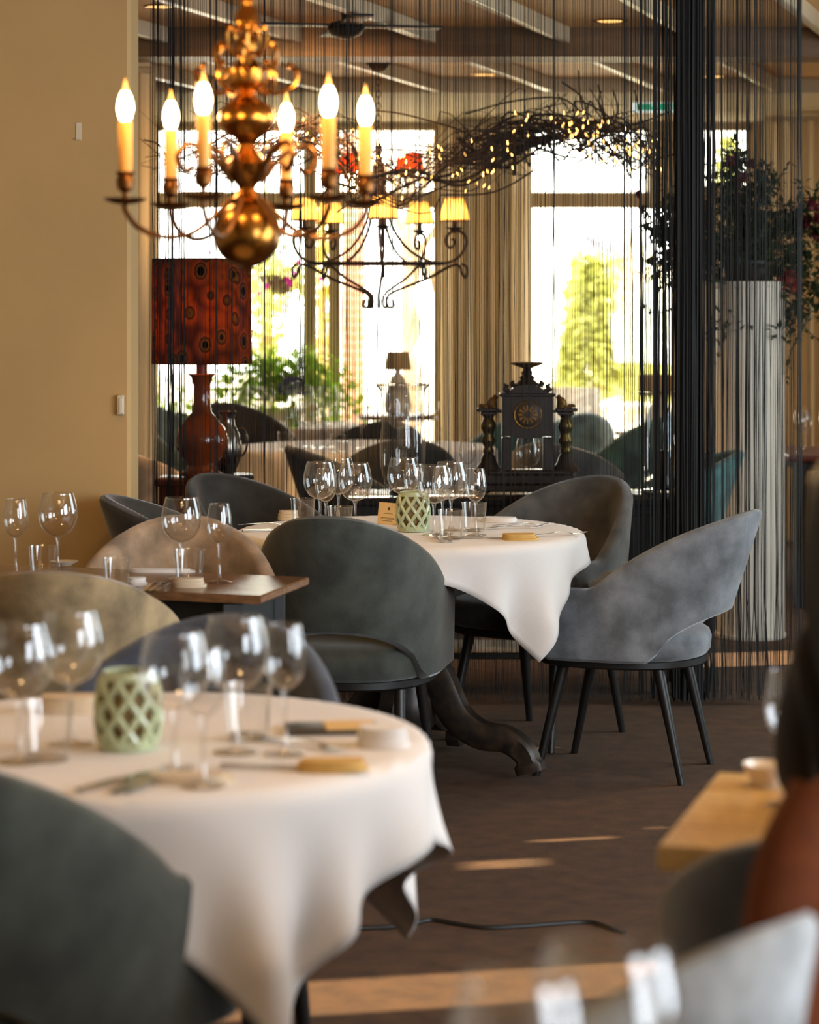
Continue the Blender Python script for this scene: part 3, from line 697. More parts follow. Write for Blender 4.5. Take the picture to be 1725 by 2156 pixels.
dish(1612, 1655, .75, .034, .034, 'small white ramekin on the far edge of the oak table', 'ramekin', 'bowl')

# ================================================================ CHAIR PLACES
chair('blue', .687, 7.69, 159, 'grey blue velvet armchair in side view right of the round table', 1.0)
chair('green', -.16, 7.17, 80, 'dark green velvet armchair seen from behind in front of the round table', 1.06).scale.x = .98
chair('brown', .44, 8.28, 234, 'dark velvet armchair with teal outside at the back right of the round table')
chair('dark', -.44, 8.42, 312, 'dark armchair at the back left of the round table, domed back')
chair('dark', -.54, 7.72, -4, 'dark armchair at the wall end, only its pointed back edge showing')
chair('beige', -.64, 6.58, 272, 'beige armchair facing us behind the brown wooden table')
chair('olive', -.83, 5.98, 88, 'olive beige armchair seen from behind at the left edge')
chair('navy', -.41, 4.34, 262, 'navy armchair facing us behind the foreground table')
chair('green', -.61, 3.60, 62, 'dark green armchair in the left foreground seen from behind', 1.09)
gch = chair('grey', .175, 2.58, 138, 'pale grey armchair back, very blurred at the bottom right'); gch.scale = (.66, .66, 1.04)
chair('navy', .62, 3.20, 80, 'dark navy armchair under the seated person at the oak table')
chair('dark', -.06, 11.36, 96, 'dark armchair seen from behind through the hurricane vase')
chair('brown', .74, 11.05, 70, 'brown armchair seen from behind at the right of the clock')
chair('dark', -.10, 10.55, 14, 'dark armchair low behind the left glasses of the round table')
chair('beige', -1.14, 10.75, 60, 'tan armchair beside the left wall behind the curtain')
chair('dark', -.86, 12.85, 292, 'black armchair right of the table lamp behind the curtain', 1.12)
chair('sky', -1.28, 13.9, -22, 'pale blue armchair by the wall at the left window', 1.12)
chair('teal', .95, 10.1, 186, 'teal armchair beside the white pedestal')
chair('teal', .34, 14.3, 175, 'teal armchair far behind next to the long beige drape')
chair('teal', 1.08, 13.7, 172, 'teal armchair with pointed back at the right window')
chair('sky', .98, 14.75, 250, 'pale armchair far back behind the clock column', .95)
chair('dark', -.20, 13.32, 100, 'dark armchair behind the wine glasses near the left window', 1.02)
chair('beige', 2.22, 11.3, 80, 'tan armchair at the right edge behind the column', 1.05)
chair('dark', 1.72, 13.15, 120, 'dark armchair legs seen right of the pedestal', .95)

# ================================================================ STRING CURTAIN
CY = 8.92
def strings(name, specs, label, group):
    """hundreds of hanging threads: uncountable, one object; rail and tie are parts"""
    mb = MB()
    for x, r, zb in specs:
        y = CY+random.gauss(0, .012); n = 7; pts = []
        dx = random.gauss(0, .006); dy = random.gauss(0, .01)
        for i in range(n+1):
            f = i/n; z = 2.655+(zb-2.655)*f
            pts.append((x+dx*f*f+(random.gauss(0, .0016) if 0 < i else 0)+(random.gauss(0, .010)*(f > .96)), y+dy*f, z))
        mb.tube(pts, r, 3, caps=False)
    o = part(name, mb, M['string'], None, smooth=False); return tag(o, label, 'curtain', group, 'stuff')
def spread(x0, x1, n, r=(.0010, .0017), clump=.35):
    out = []; x = x0; step = (x1-x0)/n
    while x < x1:
        out.append((x, rnd(*r), rnd(.012, .05))); x += step*(rnd(.3, 1.7) if random.random() > clump else rnd(.05, .3)*2.2)
    return out
def xc(px): return xat(px, CY)
sp = spread(xc(318), xc(1345), 300, (.0007, .0012))
for px in (322, 330, 352, 358, 362, 366, 378, 383, 387, 455, 557, 632, 730, 1166, 1315, 1330):
    for k in range(3): sp.append((xc(px)+random.gauss(0, .002), rnd(.0012, .0019), rnd(.012, .04)))
strings('string_curtain', sp, 'sheer curtain of fine black strings left of the dark gathered bundle', None)
sp = spread(xc(1500), xc(1690), 62, (.0008, .0015))
for px in (1520, 1553, 1572, 1590, 1612, 1684): sp += [(xc(px)+random.gauss(0, .002), rnd(.0018, .0028), .02) for _ in range(3)]
strings('string_curtain', sp, 'sheer curtain of fine black strings in front of the white pedestal', None)
sp = [(xc(rnd(1426, 1480)), rnd(.002, .0035), rnd(.01, .04)) for _ in range(95)]+[(xc(random.gauss(1450, 9)), rnd(.002, .0035), .02) for _ in range(50)]
sp += [(xc(px)+random.gauss(0, .003), rnd(.0022, .0032), rnd(.01, .05)) for px in (1350, 1378, 1388, 1398, 1412, 1400, 1382) for _ in range(4)]
sp += [(xc(rnd(1345, 1426)), rnd(.001, .0017), rnd(.01, .05)) for _ in range(26)]+[(xc(rnd(1478, 1505)), rnd(.0014, .0024), rnd(.01, .05)) for _ in range(26)]
strings('string_bundle', sp, 'dense black bundle of gathered strings hanging floor to ceiling', None)
rl = tag(part('curtain_rail', MB().box(((xc(300)+xc(1705))/2, CY, 2.657), (xc(1705)-xc(300), .03, .02), bev=.004), M['black']), 'thin black rail carrying the string curtains under the beams', 'rail')

# ================================================================ CONSOLE AND WHAT STANDS ON IT
CT = .75
cx0, cx1, cy0, cy1 = xat(742, 9.1), xat(1470, 9.1), 9.10, 9.52
t = thing('console_table', 'long black console table behind the string curtain', 'table', ((cx0+cx1)/2, (cy0+cy1)/2, 0)); wd = cx1-cx0; dp = cy1-cy0
M['console'] = mat('glossy_black_top', rgb(34, 30, 28), 0.18, coat=0.5)
part('top', MB().box((0, 0, CT-.015), (wd+.03, dp+.02, .03), bev=.005), M['console'], t)
part('apron', MB().box((0, 0, CT-.16), (wd-.04, dp-.05, .26)), M['black'], t)
for k in (-1, 0, 1): part('drawer', MB().box((k*(wd-.1)/3, -dp/2+.02, CT-.16), ((wd-.16)/3, .02, .19), bev=.004), M['black_wood'], t)
for sx in (-1, 1):
    for sy in (-1, 1): part('leg', MB().lathe([(.022, 0), (.028, .03), (.02, .06), (.03, .14), (.036, .30), (.024, .36), (.036, .40), (.036, CT-.29)], 14, c=(sx*(wd/2-.05), sy*(dp/2-.05), 0)), M['black_wood'], t)
part('shelf', MB().box((0, 0, .15), (wd-.06, dp-.06, .025), bev=.004), M['black_wood'], t)

# clock
ck = thing('mantel_clock', 'dark carved clock with brown dial, twin columns and tazza finial on the console', 'clock', (xat(1110, 9.28), 9.28, CT))
part('plinth', MB().box((0, 0, .035), (.40, .15, .035), bev=.006).box((0, 0, .075), (.37, .135, .05), bev=.008).box((0, 0, .108), (.30, .12, .022), bev=.006), M['clock_wood'], ck)
for sx in (-1, 1):
    part('plinth_foot', MB().lathe([(.012, 0), (.026, .004), (.03, .012), (.022, .02)], 14, c=(sx*.17, 0, 0)), M['clock_gilt'], ck)
    part('pillar', MB().box((sx*.079, 0, .195), (.038, .085, .16), bev=.005), M['clock_wood'], ck)
    part('column_base', MB().lathe([(.055, .10), (.058, .112), (.034, .15), (.026, .18), (.018, .195)], 16, c=(sx*.148, 0, 0)), M['clock_wood'], ck)
    part('column', MB().lathe([(.017, .195), (.022, .205), (.016, .225), (.026, .250), (.028, .262), (.018, .285), (.024, .305), (.030, .325), (.026, .345), (.018, .365), (.024, .38)], 16, c=(sx*.148, 0, 0)), M['bronze'], ck)
    part('capital', MB().box((sx*.148, 0, .388), (.062, .06, .018), bev=.004).box((sx*.15, 0, .405), (.085, .05, .018), bev=.006).box((sx*.11, 0, .398), (.06, .03, .014)), M['clock_wood'], ck)
    fin = MB(); fin.tube([(sx*.128, 0, .41), (sx*.135, 0, .435), (sx*.130, 0, .455), (sx*.120, 0, .468), (sx*.125, 0, .478)], [.016, .02, .015, .010, .004], 8)
    fin.tube([(sx*.155, 0, .41), (sx*.165, 0, .422), (sx*.178, 0, .425), (sx*.186, 0, .418)], [.012, .012, .009, .005], 8)
    part('scroll_finial', fin, M['clock_gilt'], ck)
    part('corner_ornament', MB().tube([(sx*.07, 0, .49), (sx*.085, 0, .505), (sx*.078, 0, .522), (sx*.09, 0, .53)], [.014, .013, .01, .004], 8).tube([(sx*.05, 0, .515), (sx*.058, 0, .535), (sx*.05, 0, .545)], [.012, .01, .004], 8), M['clock_wood'], ck)
def arch_profile(w_, z0, z1, z2, n=10):
    return [(-w_, z0), (w_, z0), (w_, z1)]+[(w_*(1-2*k/n), z1+(z2-z1)*math.sin(PI*k/n)**.8) for k in range(1, n)]+[(-w_, z1)]
def extrude_y(pr, y0, y1): return MB().loft([[Vector((x, yy, z)) for x, z in pr] for yy in (y0, y1)])
low = [(-.098, .285), (-.06, .285), (-.05, .272), (.05, .272), (.06, .285), (.098, .285), (.098, .47), (.075, .49), (.045, .52), (.0, .528), (-.045, .52), (-.075, .49), (-.098, .47)]
part('case', extrude_y(low, -.055, .055), M['clock_wood'], ck, smooth=False)
part('cornice', MB().box((0, 0, .478), (.215, .125, .016), bev=.004), M['clock_wood'], ck)
RX = Matrix.Rotation(PI/2, 4, 'X')
def disc(r0, r1, y0, y1, z, seg=36):
    return MB().lathe([(r0, 0), (r1, 0), (r1, 1e-3), (r0, 1e-3)], seg)
dl = MB().loft([[Vector((r*math.cos(2*PI*j/40), yy, .385+r*math.sin(2*PI*j/40))) for j in range(40)] for r, yy in ((.060, -.055), (.062, -.062), (.054, -.066))])
part('dial', dl, M['clock_face'], ck)
rays = MB()
for k in range(12):
    a = k*PI/6; d_ = Vector((math.sin(a), 0, math.cos(a))); s_ = Vector((d_.z, 0, -d_.x))
    q = [Vector((0, -.0665, .385))+d_*r+s_*w_ for r, w_ in ((.016, -.0022), (.016, .0022), (.040, .0058), (.040, -.0058))]
    rays.loft([q, [p+Vector((0, -.0015, 0)) for p in q]])
part('numeral_marks', rays, M['clock_gilt'], ck)
part('dial_ring', MB().tube([(.058*math.cos(2*PI*j/40), -.064, .385+.058*math.sin(2*PI*j/40)) for j in range(41)], .003, 6), M['clock_gilt'], ck)
part('finial_stem', MB().lathe([(.05, .523), (.042, .535), (.026, .55), (.030, .562), (.018, .572), (.022, .585), (.014, .60), (.02, .607)], 18), M['clock_wood'], ck)
part('tazza', MB().lathe([(.02, .605), (.03, .610), (.058, .622), (.064, .630), (.060, .633), (.0, .622)], 24), M['clock_gilt'], ck)

# hurricane vases
def hurricane(x, y, z, h, r, label, foot):
    t = thing('hurricane_vase', label, 'vase', (x, y, z))
    part('glass_wall', MB().lathe([(.0, .018), (r*.55, .020), (r*.80, .04), (r*.98, .11), (r, .2), (r*.93, h*.62), (r*.92, h*.86), (r*1.02, h*.95), (r*1.16, h), (r*1.13, h-.002), (r*.99, h*.945)], 36, caps=False), M['glass_vase'], t)
    part('rim', MB().tube([(r*1.155*math.cos(2*PI*k/36), r*1.155*math.sin(2*PI*k/36), h) for k in range(37)], .003, 6), M['glass_thick'], t)
    part('base', MB().lathe([(.5*r, 0), (.62*r, .003), (.55*r, .012), (.35*r, .02)] if foot else [(.8*r, 0), (.95*r, .004), (.95*r, .018), (.5*r, .022)], 28), M['glass_thick'], t)
    return t
hurricane(xat(848, 9.3), 9.3, CT, .42, .088, 'tall clear hurricane vase with flared rim in the middle of the console', True)
hurricane(xat(1388, 9.3), 9.3, CT, .39, .068, 'clear glass cylinder on the right end of the console by the string bundle', False)
pt = thing('candle_pot', 'dark pillar pot inside the right glass cylinder', 'pot', (xat(1397, 9.3), 9.3, CT+.023)); part('body', MB().lathe([(.032, 0), (.036, .004), (.037, .14), (.034, .145), (.0, .14)], 24), M['worn_black'], pt)
wine_glass('wine', xat(985, 9.46), 9.46, CT, 'wine glass left of the clock on the console', 'glasses on the console', 1.0)
wine_glass('balloon', xat(1112, 9.44), 9.44, CT, 'wine glass seen through the open base of the clock', 'glasses on the console', .95)

# lamp on its own small reddish stand
LX, LD = xat(425, 9.3), 9.3
st = thing('lamp_stand', 'small reddish wooden stand under the big orange lamp', 'side table', (LX-.06, LD, 0))
part('top', MB().box((0, 0, .80), (.22, .22, .03), bev=.005), M['redwood'], st); part('box', MB().box((0, 0, .70), (.19, .19, .17)), M['redwood'], st)
for sx in (-1, 1):
    for sy in (-1, 1): part('leg', MB().box((sx*.08, sy*.08, .31), (.03, .03, .62), bev=.003), M['redwood'], st)
lp = thing('table_lamp', 'big table lamp with orange patterned drum shade and amber gourd base', 'lamp', (LX, LD, .815))
part('base', MB().lathe([(.055, 0), (.08, .004), (.082, .018), (.060, .03), (.055, .045), (.078, .075), (.100, .115), (.103, .15), (.09, .19), (.060, .225), (.038, .25), (.032, .30), (.032, .35), (.042, .385), (.052, .393), (.050, .398), (.030, .396)], 32), M['amber'], lp)
part('stem', MB().lathe([(.022, .395), (.022, .45), (.008, .455), (.008, .62)], 12), M['redwood'], lp)
part('shade', MB().lathe([(.193, .435), (.190, .837), (.187, .837), (.190, .435)], 56, caps=False), M['shade_pattern'], lp, angle=60)
part('shade_ring', MB().tube([(.189*math.cos(2*PI*k/40), .189*math.sin(2*PI*k/40), .836) for k in range(41)], .003, 6).tube([(-.189, 0, .80), (0, 0, .80), (.189, 0, .80)], .002, 6), M['iron'], lp)
part('bulb', MB().ball((0, 0, .66), .032, 14), M['flame'], lp)
light('lamp_bulb', 'POINT', (LX, LD, 1.44), 10, (1.0, .56, .22), shadow_soft_size=.05)
jg = thing('pewter_jug', 'pewter jug shining beside the lamp base', 'jug', (LX+.085, LD+.16, CT+.065)); jg.scale = (.72, .72, .86); part('body', MB().lathe([(.03, 0), (.045, .004), (.05, .02), (.075, .07), (.082, .12), (.07, .18), (.042, .225), (.04, .26), (.052, .285), (.049, .286), (.036, .26)], 24), M['pewter'], jg)
part('handle', MB().tube(bez((.06, 0, .20), (.12, 0, .24), (.13, 0, .10), (.075, 0, .08)), .006, 8), M['pewter'], jg)
js = thing('plant_stool', 'low black stool carrying the pewter jug', 'stool', (LX+.085, LD+.16, 0)); part('seat', MB().lathe([(.10, CT+.04), (.105, CT+.045), (.105, CT+.06), (.10, CT+.065)], 24), M['black_wood'], js)
for k in range(3): part('leg', MB().tube([(.10*math.cos(k*2.09), .10*math.sin(k*2.09), 0), (.07*math.cos(k*2.09), .07*math.sin(k*2.09), CT+.041)], .012, 8), M['black_wood'], js)

# ================================================================ BRASS CHANDELIER
BX, BD = xat(520, 5.2), 5.2
S_ = F_PX/BD
def zc(py): return EYE-(py-HY)/S_
ch = thing('brass_chandelier', 'blurred antique brass chandelier with six lit candle bulbs and a big ball', 'chandelier', (BX, BD, 0))
part('ball', MB().ball((0, 0, zc(492)), .074, 28), M['brass'], ch)
part('ball_knob', MB().lathe([(.004, zc(572)), (.012, zc(566)), (.016, zc(560)), (.008, zc(552))], 14), M['brass_dark'], ch)
part('shaft', MB().lathe([(r, zc(y)) for r, y in ((.028, 425), (.036, 418), (.024, 408), (.018, 398), (.022, 390), (.040, 372), (.046, 356), (.050, 345), (.034, 330), (.022, 315), (.018, 305), (.026, 292), (.045, 282), (.048, 276))], 28), M['brass'], ch)
part('upper_vase', MB().lathe([(r, zc(y)) for r, y in ((.048, 276), (.060, 262), (.062, 246), (.056, 228), (.036, 212), (.02, 204), (.016, 196), (.03, 186), (.044, 176), (.042, 160), (.045, 148), (.034, 142), (.018, 136), (.016, 116), (.026, 110))], 28), M['brass'], ch)
part('crown', MB().lathe([(r, zc(y)) for r, y in ((.024, 108), (.028, 92), (.022, 80), (.012, 72), (.022, 62), (.030, 48), (.026, 30), (.014, 12), (.018, 2), (.010, -12))], 24), M['brass'], ch)
part('hook_rod', MB().tube([(0, 0, zc(-10)), (0, 0, (CEIL-EYE*.14)/.86)], .005, 8), M['brass_dark'], ch)
BK = .86; BZ = EYE*(1-BK); ch.location = (BX*BK, BD*BK, BZ); ch.scale = (BK,)*3   # a small chandelier, 4.5 m away
RA = .262
for k in range(6):
    th = math.radians(-76+60*k); dv = Vector((math.sin(th), -math.cos(th), 0))
    def Q(r, z): return dv*r+Vector((0, 0, z))
    near = -dv.y; zp = zc(428)+.0
    path = catmull([Q(.030, zc(385)), Q(.075, zc(330)), Q(.125, zc(305)), Q(.150, zc(330)), Q(.135, zc(362)), Q(.115, zc(352))], 6)
    arm = MB().tube(path, .0065, 8)
    arm.tube(catmull([Q(.034, zc(420)), Q(.07, zc(455)), Q(.12, zc(492)), Q(.18, zc(500)), Q(.235, zc(480)), Q(RA, zc(445)), Q(RA, zp-.002)], 6), .0062, 8)
    part('scroll_arm', arm, M['brass_dark'], ch)
    o0 = dv*RA
    part('drip_pan', MB().lathe([(.006, zp-.006), (.03, zp-.002), (.046, zp+.006), (.047, zp+.008), (.03, zp+.002), (.006, zp+.002)], 24, c=(o0.x, o0.y, 0)), M['brass_dark'], ch)
    part('candle_cup', MB().lathe([(.006, zp), (.007, zp+.02), (.017, zp+.028), (.020, zp+.045), (.016, zp+.055), (.021, zp+.064), (.018, zp+.064)], 18, c=(o0.x, o0.y, 0)), M['brass_dark'], ch)
    cn = part('candle', MB().lathe([(.0145, zp+.058), (.0145, zp+.168), (.012, zp+.172)], 16, c=(o0.x, o0.y, 0)), M['candle'], ch)
    part('flame_bulb', MB().lathe([(.007, zp+.170), (.013, zp+.180), (.0170, zp+.198), (.0155, zp+.214), (.010, zp+.230), (.006, zp+.236)], 14, c=(o0.x, o0.y, 0)), M['flame'], cn)
    part('bulb_tip', MB().lathe([(.0075, zp+.2345), (.005, zp+.243), (.002, zp+.254), (.0006, zp+.262)], 12, c=(o0.x, o0.y, 0)), M['flame_tip'], cn)
    light('candle_light', 'POINT', (BK*(BX+o0.x), BK*BD+BK*o0.y, BZ+BK*(zp+.21)), 2.9, (1.0, .62, .28), shadow_soft_size=.03)
for tier, (zz, rr, n) in enumerate(((zc(172), .11, 6), (zc(128), .075, 6), (zc(92), .045, 5))):
    for k in range(n):
        a = 2*PI*k/n+tier*.5; dv = Vector((math.cos(a), math.sin(a), 0))
        pts = catmull([dv*.02+Vector((0, 0, zz+.0)), dv*rr*.5+Vector((0, 0, zz-.025)), dv*rr*.9+Vector((0, 0, zz-.01)), dv*rr+Vector((0, 0, zz+.02)), dv*rr*.85+Vector((0, 0, zz+.032))], 5)
        part('ornament', MB().tube(pts, [.005]*(len(pts)-1)+[.003], 6).ball(dv*rr*.85+Vector((0, 0, zz+.034)), .008, 8), M['brass'], ch)

# ================================================================ IRON CHANDELIER WITH SHADES
IX, ID = xat(797, 11.6), 11.6
S2 = F_PX/ID
def zi(py): return EYE-(py-HY)/S2
ic = thing('iron_chandelier', 'scrolled iron chandelier with small glowing pleated shades behind the curtain', 'chandelier', (IX, ID, 0))
part('canopy', MB().lathe([(.012, zi(152)), (.035, zi(148)), (.05, zi(138)), (.055, zi(126)), (.06, BEAMB-.03), (.06, CEIL)], 20), M['iron'], ic)
mb = MB(); z = zi(152); k = 0
while z > zi(300):
    a = 0 if k % 2 else PI/2
    mb.tube([(.010*math.cos(a)*math.cos(q), .010*math.sin(a)*math.cos(q), z-.018+.018*math.sin(q)) for q in [2*PI*i/10 for i in range(11)]], .003, 5); z -= .029; k += 1
part('chain', mb, M['iron'], ic)
part('stem', MB().lathe([(.008, zi(300)), (.02, zi(310)), (.012, zi(330)), (.03, zi(350)), (.04, zi(380)), (.03, zi(410)), (.012, zi(425))], 14), M['iron'], ic)
part('ring', MB().tube([(.335*math.cos(2*PI*q/48), .335*math.sin(2*PI*q/48), zi(555)) for q in range(49)], .0075, 6), M['iron'], ic)
def shade(c, r0, r1, h, m, par, pleat=26):
    loops = []
    for f in (0, .25, .5, .75, 1):
        r = r1+(r0-r1)*f**1.3
        loops.append([Vector((c[0]+(r+.0022*(j % 2))*math.cos(2*PI*j/(2*pleat)), c[1]+(r+.0022*(j % 2))*math.sin(2*PI*j/(2*pleat)), c[2]+h*f)) for j in range(2*pleat)])
    s_ = part('shade', MB().loft(loops, caps=False), m, par)
    part('trim', MB().tube([(c[0]+(r1+.002)*math.cos(2*PI*j/24), c[1]+(r1+.002)*math.sin(2*PI*j/24), c[2]) for j in range(25)], .0025, 5), M['twig'], s_)
    part('bulb', MB().ball((c[0], c[1], c[2]+h*.45), .013, 10), M['flame'], s_)
    return s_
for k in range(5):
    th = math.radians(4+72*k); dv = Vector((math.sin(th), -math.cos(th), 0)); R5 = .375
    def Q(r, py): return dv*r+Vector((0, 0, zi(py)))
    arm = MB()
    arm.tube(catmull([Q(.03, 395), Q(.045, 440), Q(.075, 482), Q(.14, 522), Q(.24, 549), Q(.33, 554), Q(.395, 542), Q(.432, 514), Q(.42, 494), Q(.385, 487), Q(.35, 492), Q(.332, 507), Q(.345, 521), Q(.366, 520), Q(.374, 509), Q(.362, 504)], 5), .0075, 6)
    arm.tube(catmull([Q(.41, 556), Q(.435, 565), Q(.43, 585), Q(.41, 575), Q(.40, 562), Q(.36, 560), Q(.25, 585), Q(.13, 605), Q(.05, 622), Q(.045, 645), Q(.075, 645), Q(.07, 630)], 5), .0075, 6)
    part('scroll_arm', arm, M['iron'], ic)
    o0 = dv*R5
    cp = part('candle_cup', MB().lathe([(.008, zi(492)), (.01, zi(488)), (.042, zi(481)), (.044, zi(480)), (.012, zi(482)), (.0125, zi(464))], 16, c=(o0.x, o0.y, 0)), M['iron'], ic)
    shade((o0.x, o0.y, zi(466)), .044, .068, .105, M['shade_cream'], ic)
    light('shade_light', 'POINT', (IX+o0.x, ID+o0.y, zi(452)), 2.2, (1.0, .52, .16), shadow_soft_size=.015)
for k in range(4):
    th = math.radians(52+90*k); dv = Vector((math.sin(th), -math.cos(th), 0))
    def Q(r, py): return dv*r+Vector((0, 0, zi(py)))
    part('scroll_arm', MB().tube(catmull([Q(.02, 345), Q(.03, 390), Q(.08, 425), Q(.16, 432), Q(.22, 410), Q(.21, 375), Q(.17, 372), Q(.165, 392), Q(.19, 398)], 5), .005, 6).tube([Q(.21, 378), Q(.21, 362)], .005, 6), M['iron'], ic)
    o0 = dv*.21; shade((o0.x, o0.y, zi(362)), .036, .052, .08, M['shade_red'], ic)
    light('shade_light', 'POINT', (IX+o0.x, ID+o0.y, zi(352)), 1.5, (1.0, .4, .1), shadow_soft_size=.012)

# ================================================================ TWIG GARLAND WITH FAIRY LIGHTS
GD = 10.55
tg = thing('twig_garland', 'hanging garland of bare dark twigs with tiny fairy lights', 'garland', at(800, 350, GD))
O = Vector(tg.location)
def G(px, py, dd=0): return at(px, py, GD)+Vector((0, dd, 0))-O
spine_r = [(750, 398), (850, 372), (940, 342), (1030, 318), (1110, 296), (1180, 278), (1235, 272), (1290, 292), (1340, 320), (1385, 338)]
spine_l = [(800, 380), (760, 340), (700, 305), (640, 280), (560, 300), (480, 330), (400, 345), (330, 315)]
def twig(sp, i0, i1, jit, r, dj=.12):
    pts = [(sp[i][0]+random.gauss(0, jit*1.2), sp[i][1]+random.gauss(0, jit)) for i in range(i0, i1+1)]
    P3 = [G(x, y, random.gauss(0, dj)) for x, y in pts]
    c = catmull(P3, 5) if len(P3) > 2 else P3
    n = len(c); return c, [r*(1-.75*i/(n-1)) for i in range(n)]
tips = []
mains = MB()
for sp, cnt in ((spine_r, 15), (spine_l, 9)):
    for k in range(cnt):
        i0 = random.randint(0, 3); i1 = min(len(sp)-1, i0+random.randint(4, 8))
        c, rr = twig(sp, i0, i1, 25, rnd(.006, .012)); tips += c
        part('branch', MB().tube(c, rr, 6), M['twig'], tg)
fine = MB()
for sp, cnt in ((spine_r, 105), (spine_l, 60)):
    for k in range(cnt):
        i0 = random.randint(0, len(sp)-4); i1 = min(len(sp)-1, i0+random.randint(2, 5)); c, rr = twig(sp, i0, i1, 34, rnd(.002, .005)); fine.tube(c, rr, 4)
        if k % 3 == 0: tips.append(c[len(c)//2])
for k in range(150):
    b = random.choice(tips); d = Vector((rnd(-1, 1), rnd(-.6, .6), rnd(-.7, .7))).normalized()*rnd(.05, .20)
    fine.tube([b, b+d*.5+Vector((0, 0, rnd(-.02, .02))), b+d+Vector((0, 0, rnd(-.05, .03)))], [.0025, .002, .001], 4)
for k in range(90):                                  # drooping spray at the right end
    x0, y0 = rnd(1230, 1360), rnd(265, 335); fine.tube([G(x0, y0, random.gauss(0, .08)), G(x0+rnd(-5, 25), y0+rnd(10, 25), random.gauss(0, .08)), G(x0+rnd(0, 45), y0+rnd(25, 60), random.gauss(0, .08))], [.003, .002, .001], 4)
for q in ([(1218, 150), (1222, 200), (1232, 240)], [(1185, 170), (1225, 205), (1240, 250)], [(1268, 190), (1262, 215), (1275, 250)], [(1290, 190), (1300, 230), (1290, 265)], [(930, 410), (1040, 405), (1140, 350)], [(305, 296), (335, 305), (360, 340)], [(1370, 330), (1400, 330), (1440, 318)], [(1300, 270), (1360, 255), (1410, 235)], [(780, 232), (850, 240), (960, 270), (1000, 290)], [(980, 240), (1080, 212), (1180, 205), (1230, 240)]):
    fine.tube(catmull([G(x, y, rnd(-.05, .05)) for x, y in q], 5), .004, 5)
part('fine_twigs', fine, M['twig'], tg, kind='stuff')
fm = MB().lathe([(.001, -.008), (.003, -.005), (.0032, .002), (.0015, .005), (.0025, .008), (.001, .010)], 6).mesh('fairy_light', M['fairy'])
for k in range(170):
    if k < 90: x, y = rnd(1180, 1385), None; f = (x-1180)/205; y = 272+66*f+random.gauss(0, 26)
    elif k < 130: x = rnd(830, 1180); y = 368-100*(x-830)/350+random.gauss(0, 24)
    elif k < 142: x, y = rnd(970, 1050), rnd(330, 410)
    else: x = rnd(560, 800); y = 285+(x-640)*.25+random.gauss(0, 22)
    part('fairy_light', fm, None, tg, G(x, y, random.gauss(-.12, .07)), (rnd(-.6, .6), rnd(-.6, .6), 0))

# ================================================================ PEDESTAL WITH FLOWERS
PX_, PD = xat(1580, 10.76), 10.76
pd = thing('pedestal', 'white round column pedestal under the flower arrangement', 'pedestal', (PX_, PD, 0))
part('shaft', MB().lathe([(.15, .02), (.152, .03), (.152, 1.54), (.15, 1.55)], 40), M['pedestal'], pd); part('base', MB().lathe([(.155, 0), (.158, .004), (.158, .02)], 40), M['pedestal'], pd)
part('top_plate', MB().lathe([(.155, 1.55), (.158, 1.555), (.158, 1.575), (.155, 1.58)], 40), M['pedestal'], pd)
fa = thing('flower_arrangement', 'dark wild flower arrangement with burgundy and rust blooms on the pedestal', 'flowers', (PX_, PD, 1.58))
OF = Vector(fa.location)
def Fp(px, py, dd=0): return at(px, py, PD)+Vector((0, dd, 0))-OF
part('bowl', MB().lathe([(.06, 0), (.09, .004), (.12, .04), (.125, .09), (.115, .092), (.0, .05)], 28), M['worn_black'], fa)
lf = MB(); tw = MB()
hub = Vector((0, 0, .09))
targets = []
for (px, py, sx, sy, n) in ((1440, 470, 45, 50, 50), (1540, 430, 60, 70, 60), (1610, 480, 60, 55, 50), (1690, 470, 45, 50, 40), (1480, 540, 60, 40, 40), (1560, 540, 70, 35, 50), (1650, 560, 55, 45, 36), (1545, 360, 22, 40, 22), (1610, 390, 25, 25, 14), (1400, 560, 40, 30, 18), (1400, 480, 35, 45, 26), (1700, 620, 30, 60, 18), (1540, 690, 35, 40, 12), (1640, 660, 40, 50, 16)):
    for k in range(n): targets.append(Fp(random.gauss(px, sx*.6), random.gauss(py, sy*.6), random.gauss(0, .09)))
for q in targets:
    if random.random() < .35:
        mid = (hub+q)*.5+Vector((0, 0, rnd(0, .06))); tw.tube(catmull([hub, mid, q], 4), [.003]*8+[.0012], 4)
    for k in range(13):
        d = Vector((rnd(-1, 1), rnd(-1, 1), rnd(-.8, .8))); lf.leaf(q+d*.02, d, (0, 0, 1), rnd(.03, .065), rnd(.014, .03))
part('foliage', lf, M['leaf'], fa, kind='stuff', smooth=False); part('stems', tw, M['twig'], fa)
def bloom(mb, c, r, n=14):
    for k in range(n):
        a = k*2.4; el = .2+1.2*(k/n); d = Vector((math.cos(a)*math.cos(el), math.sin(a)*math.cos(el), math.sin(el)))
        mb.leaf(c, d, (0, 0, 1), r, r*.75)
    mb.ball(c, r*.35, 8)
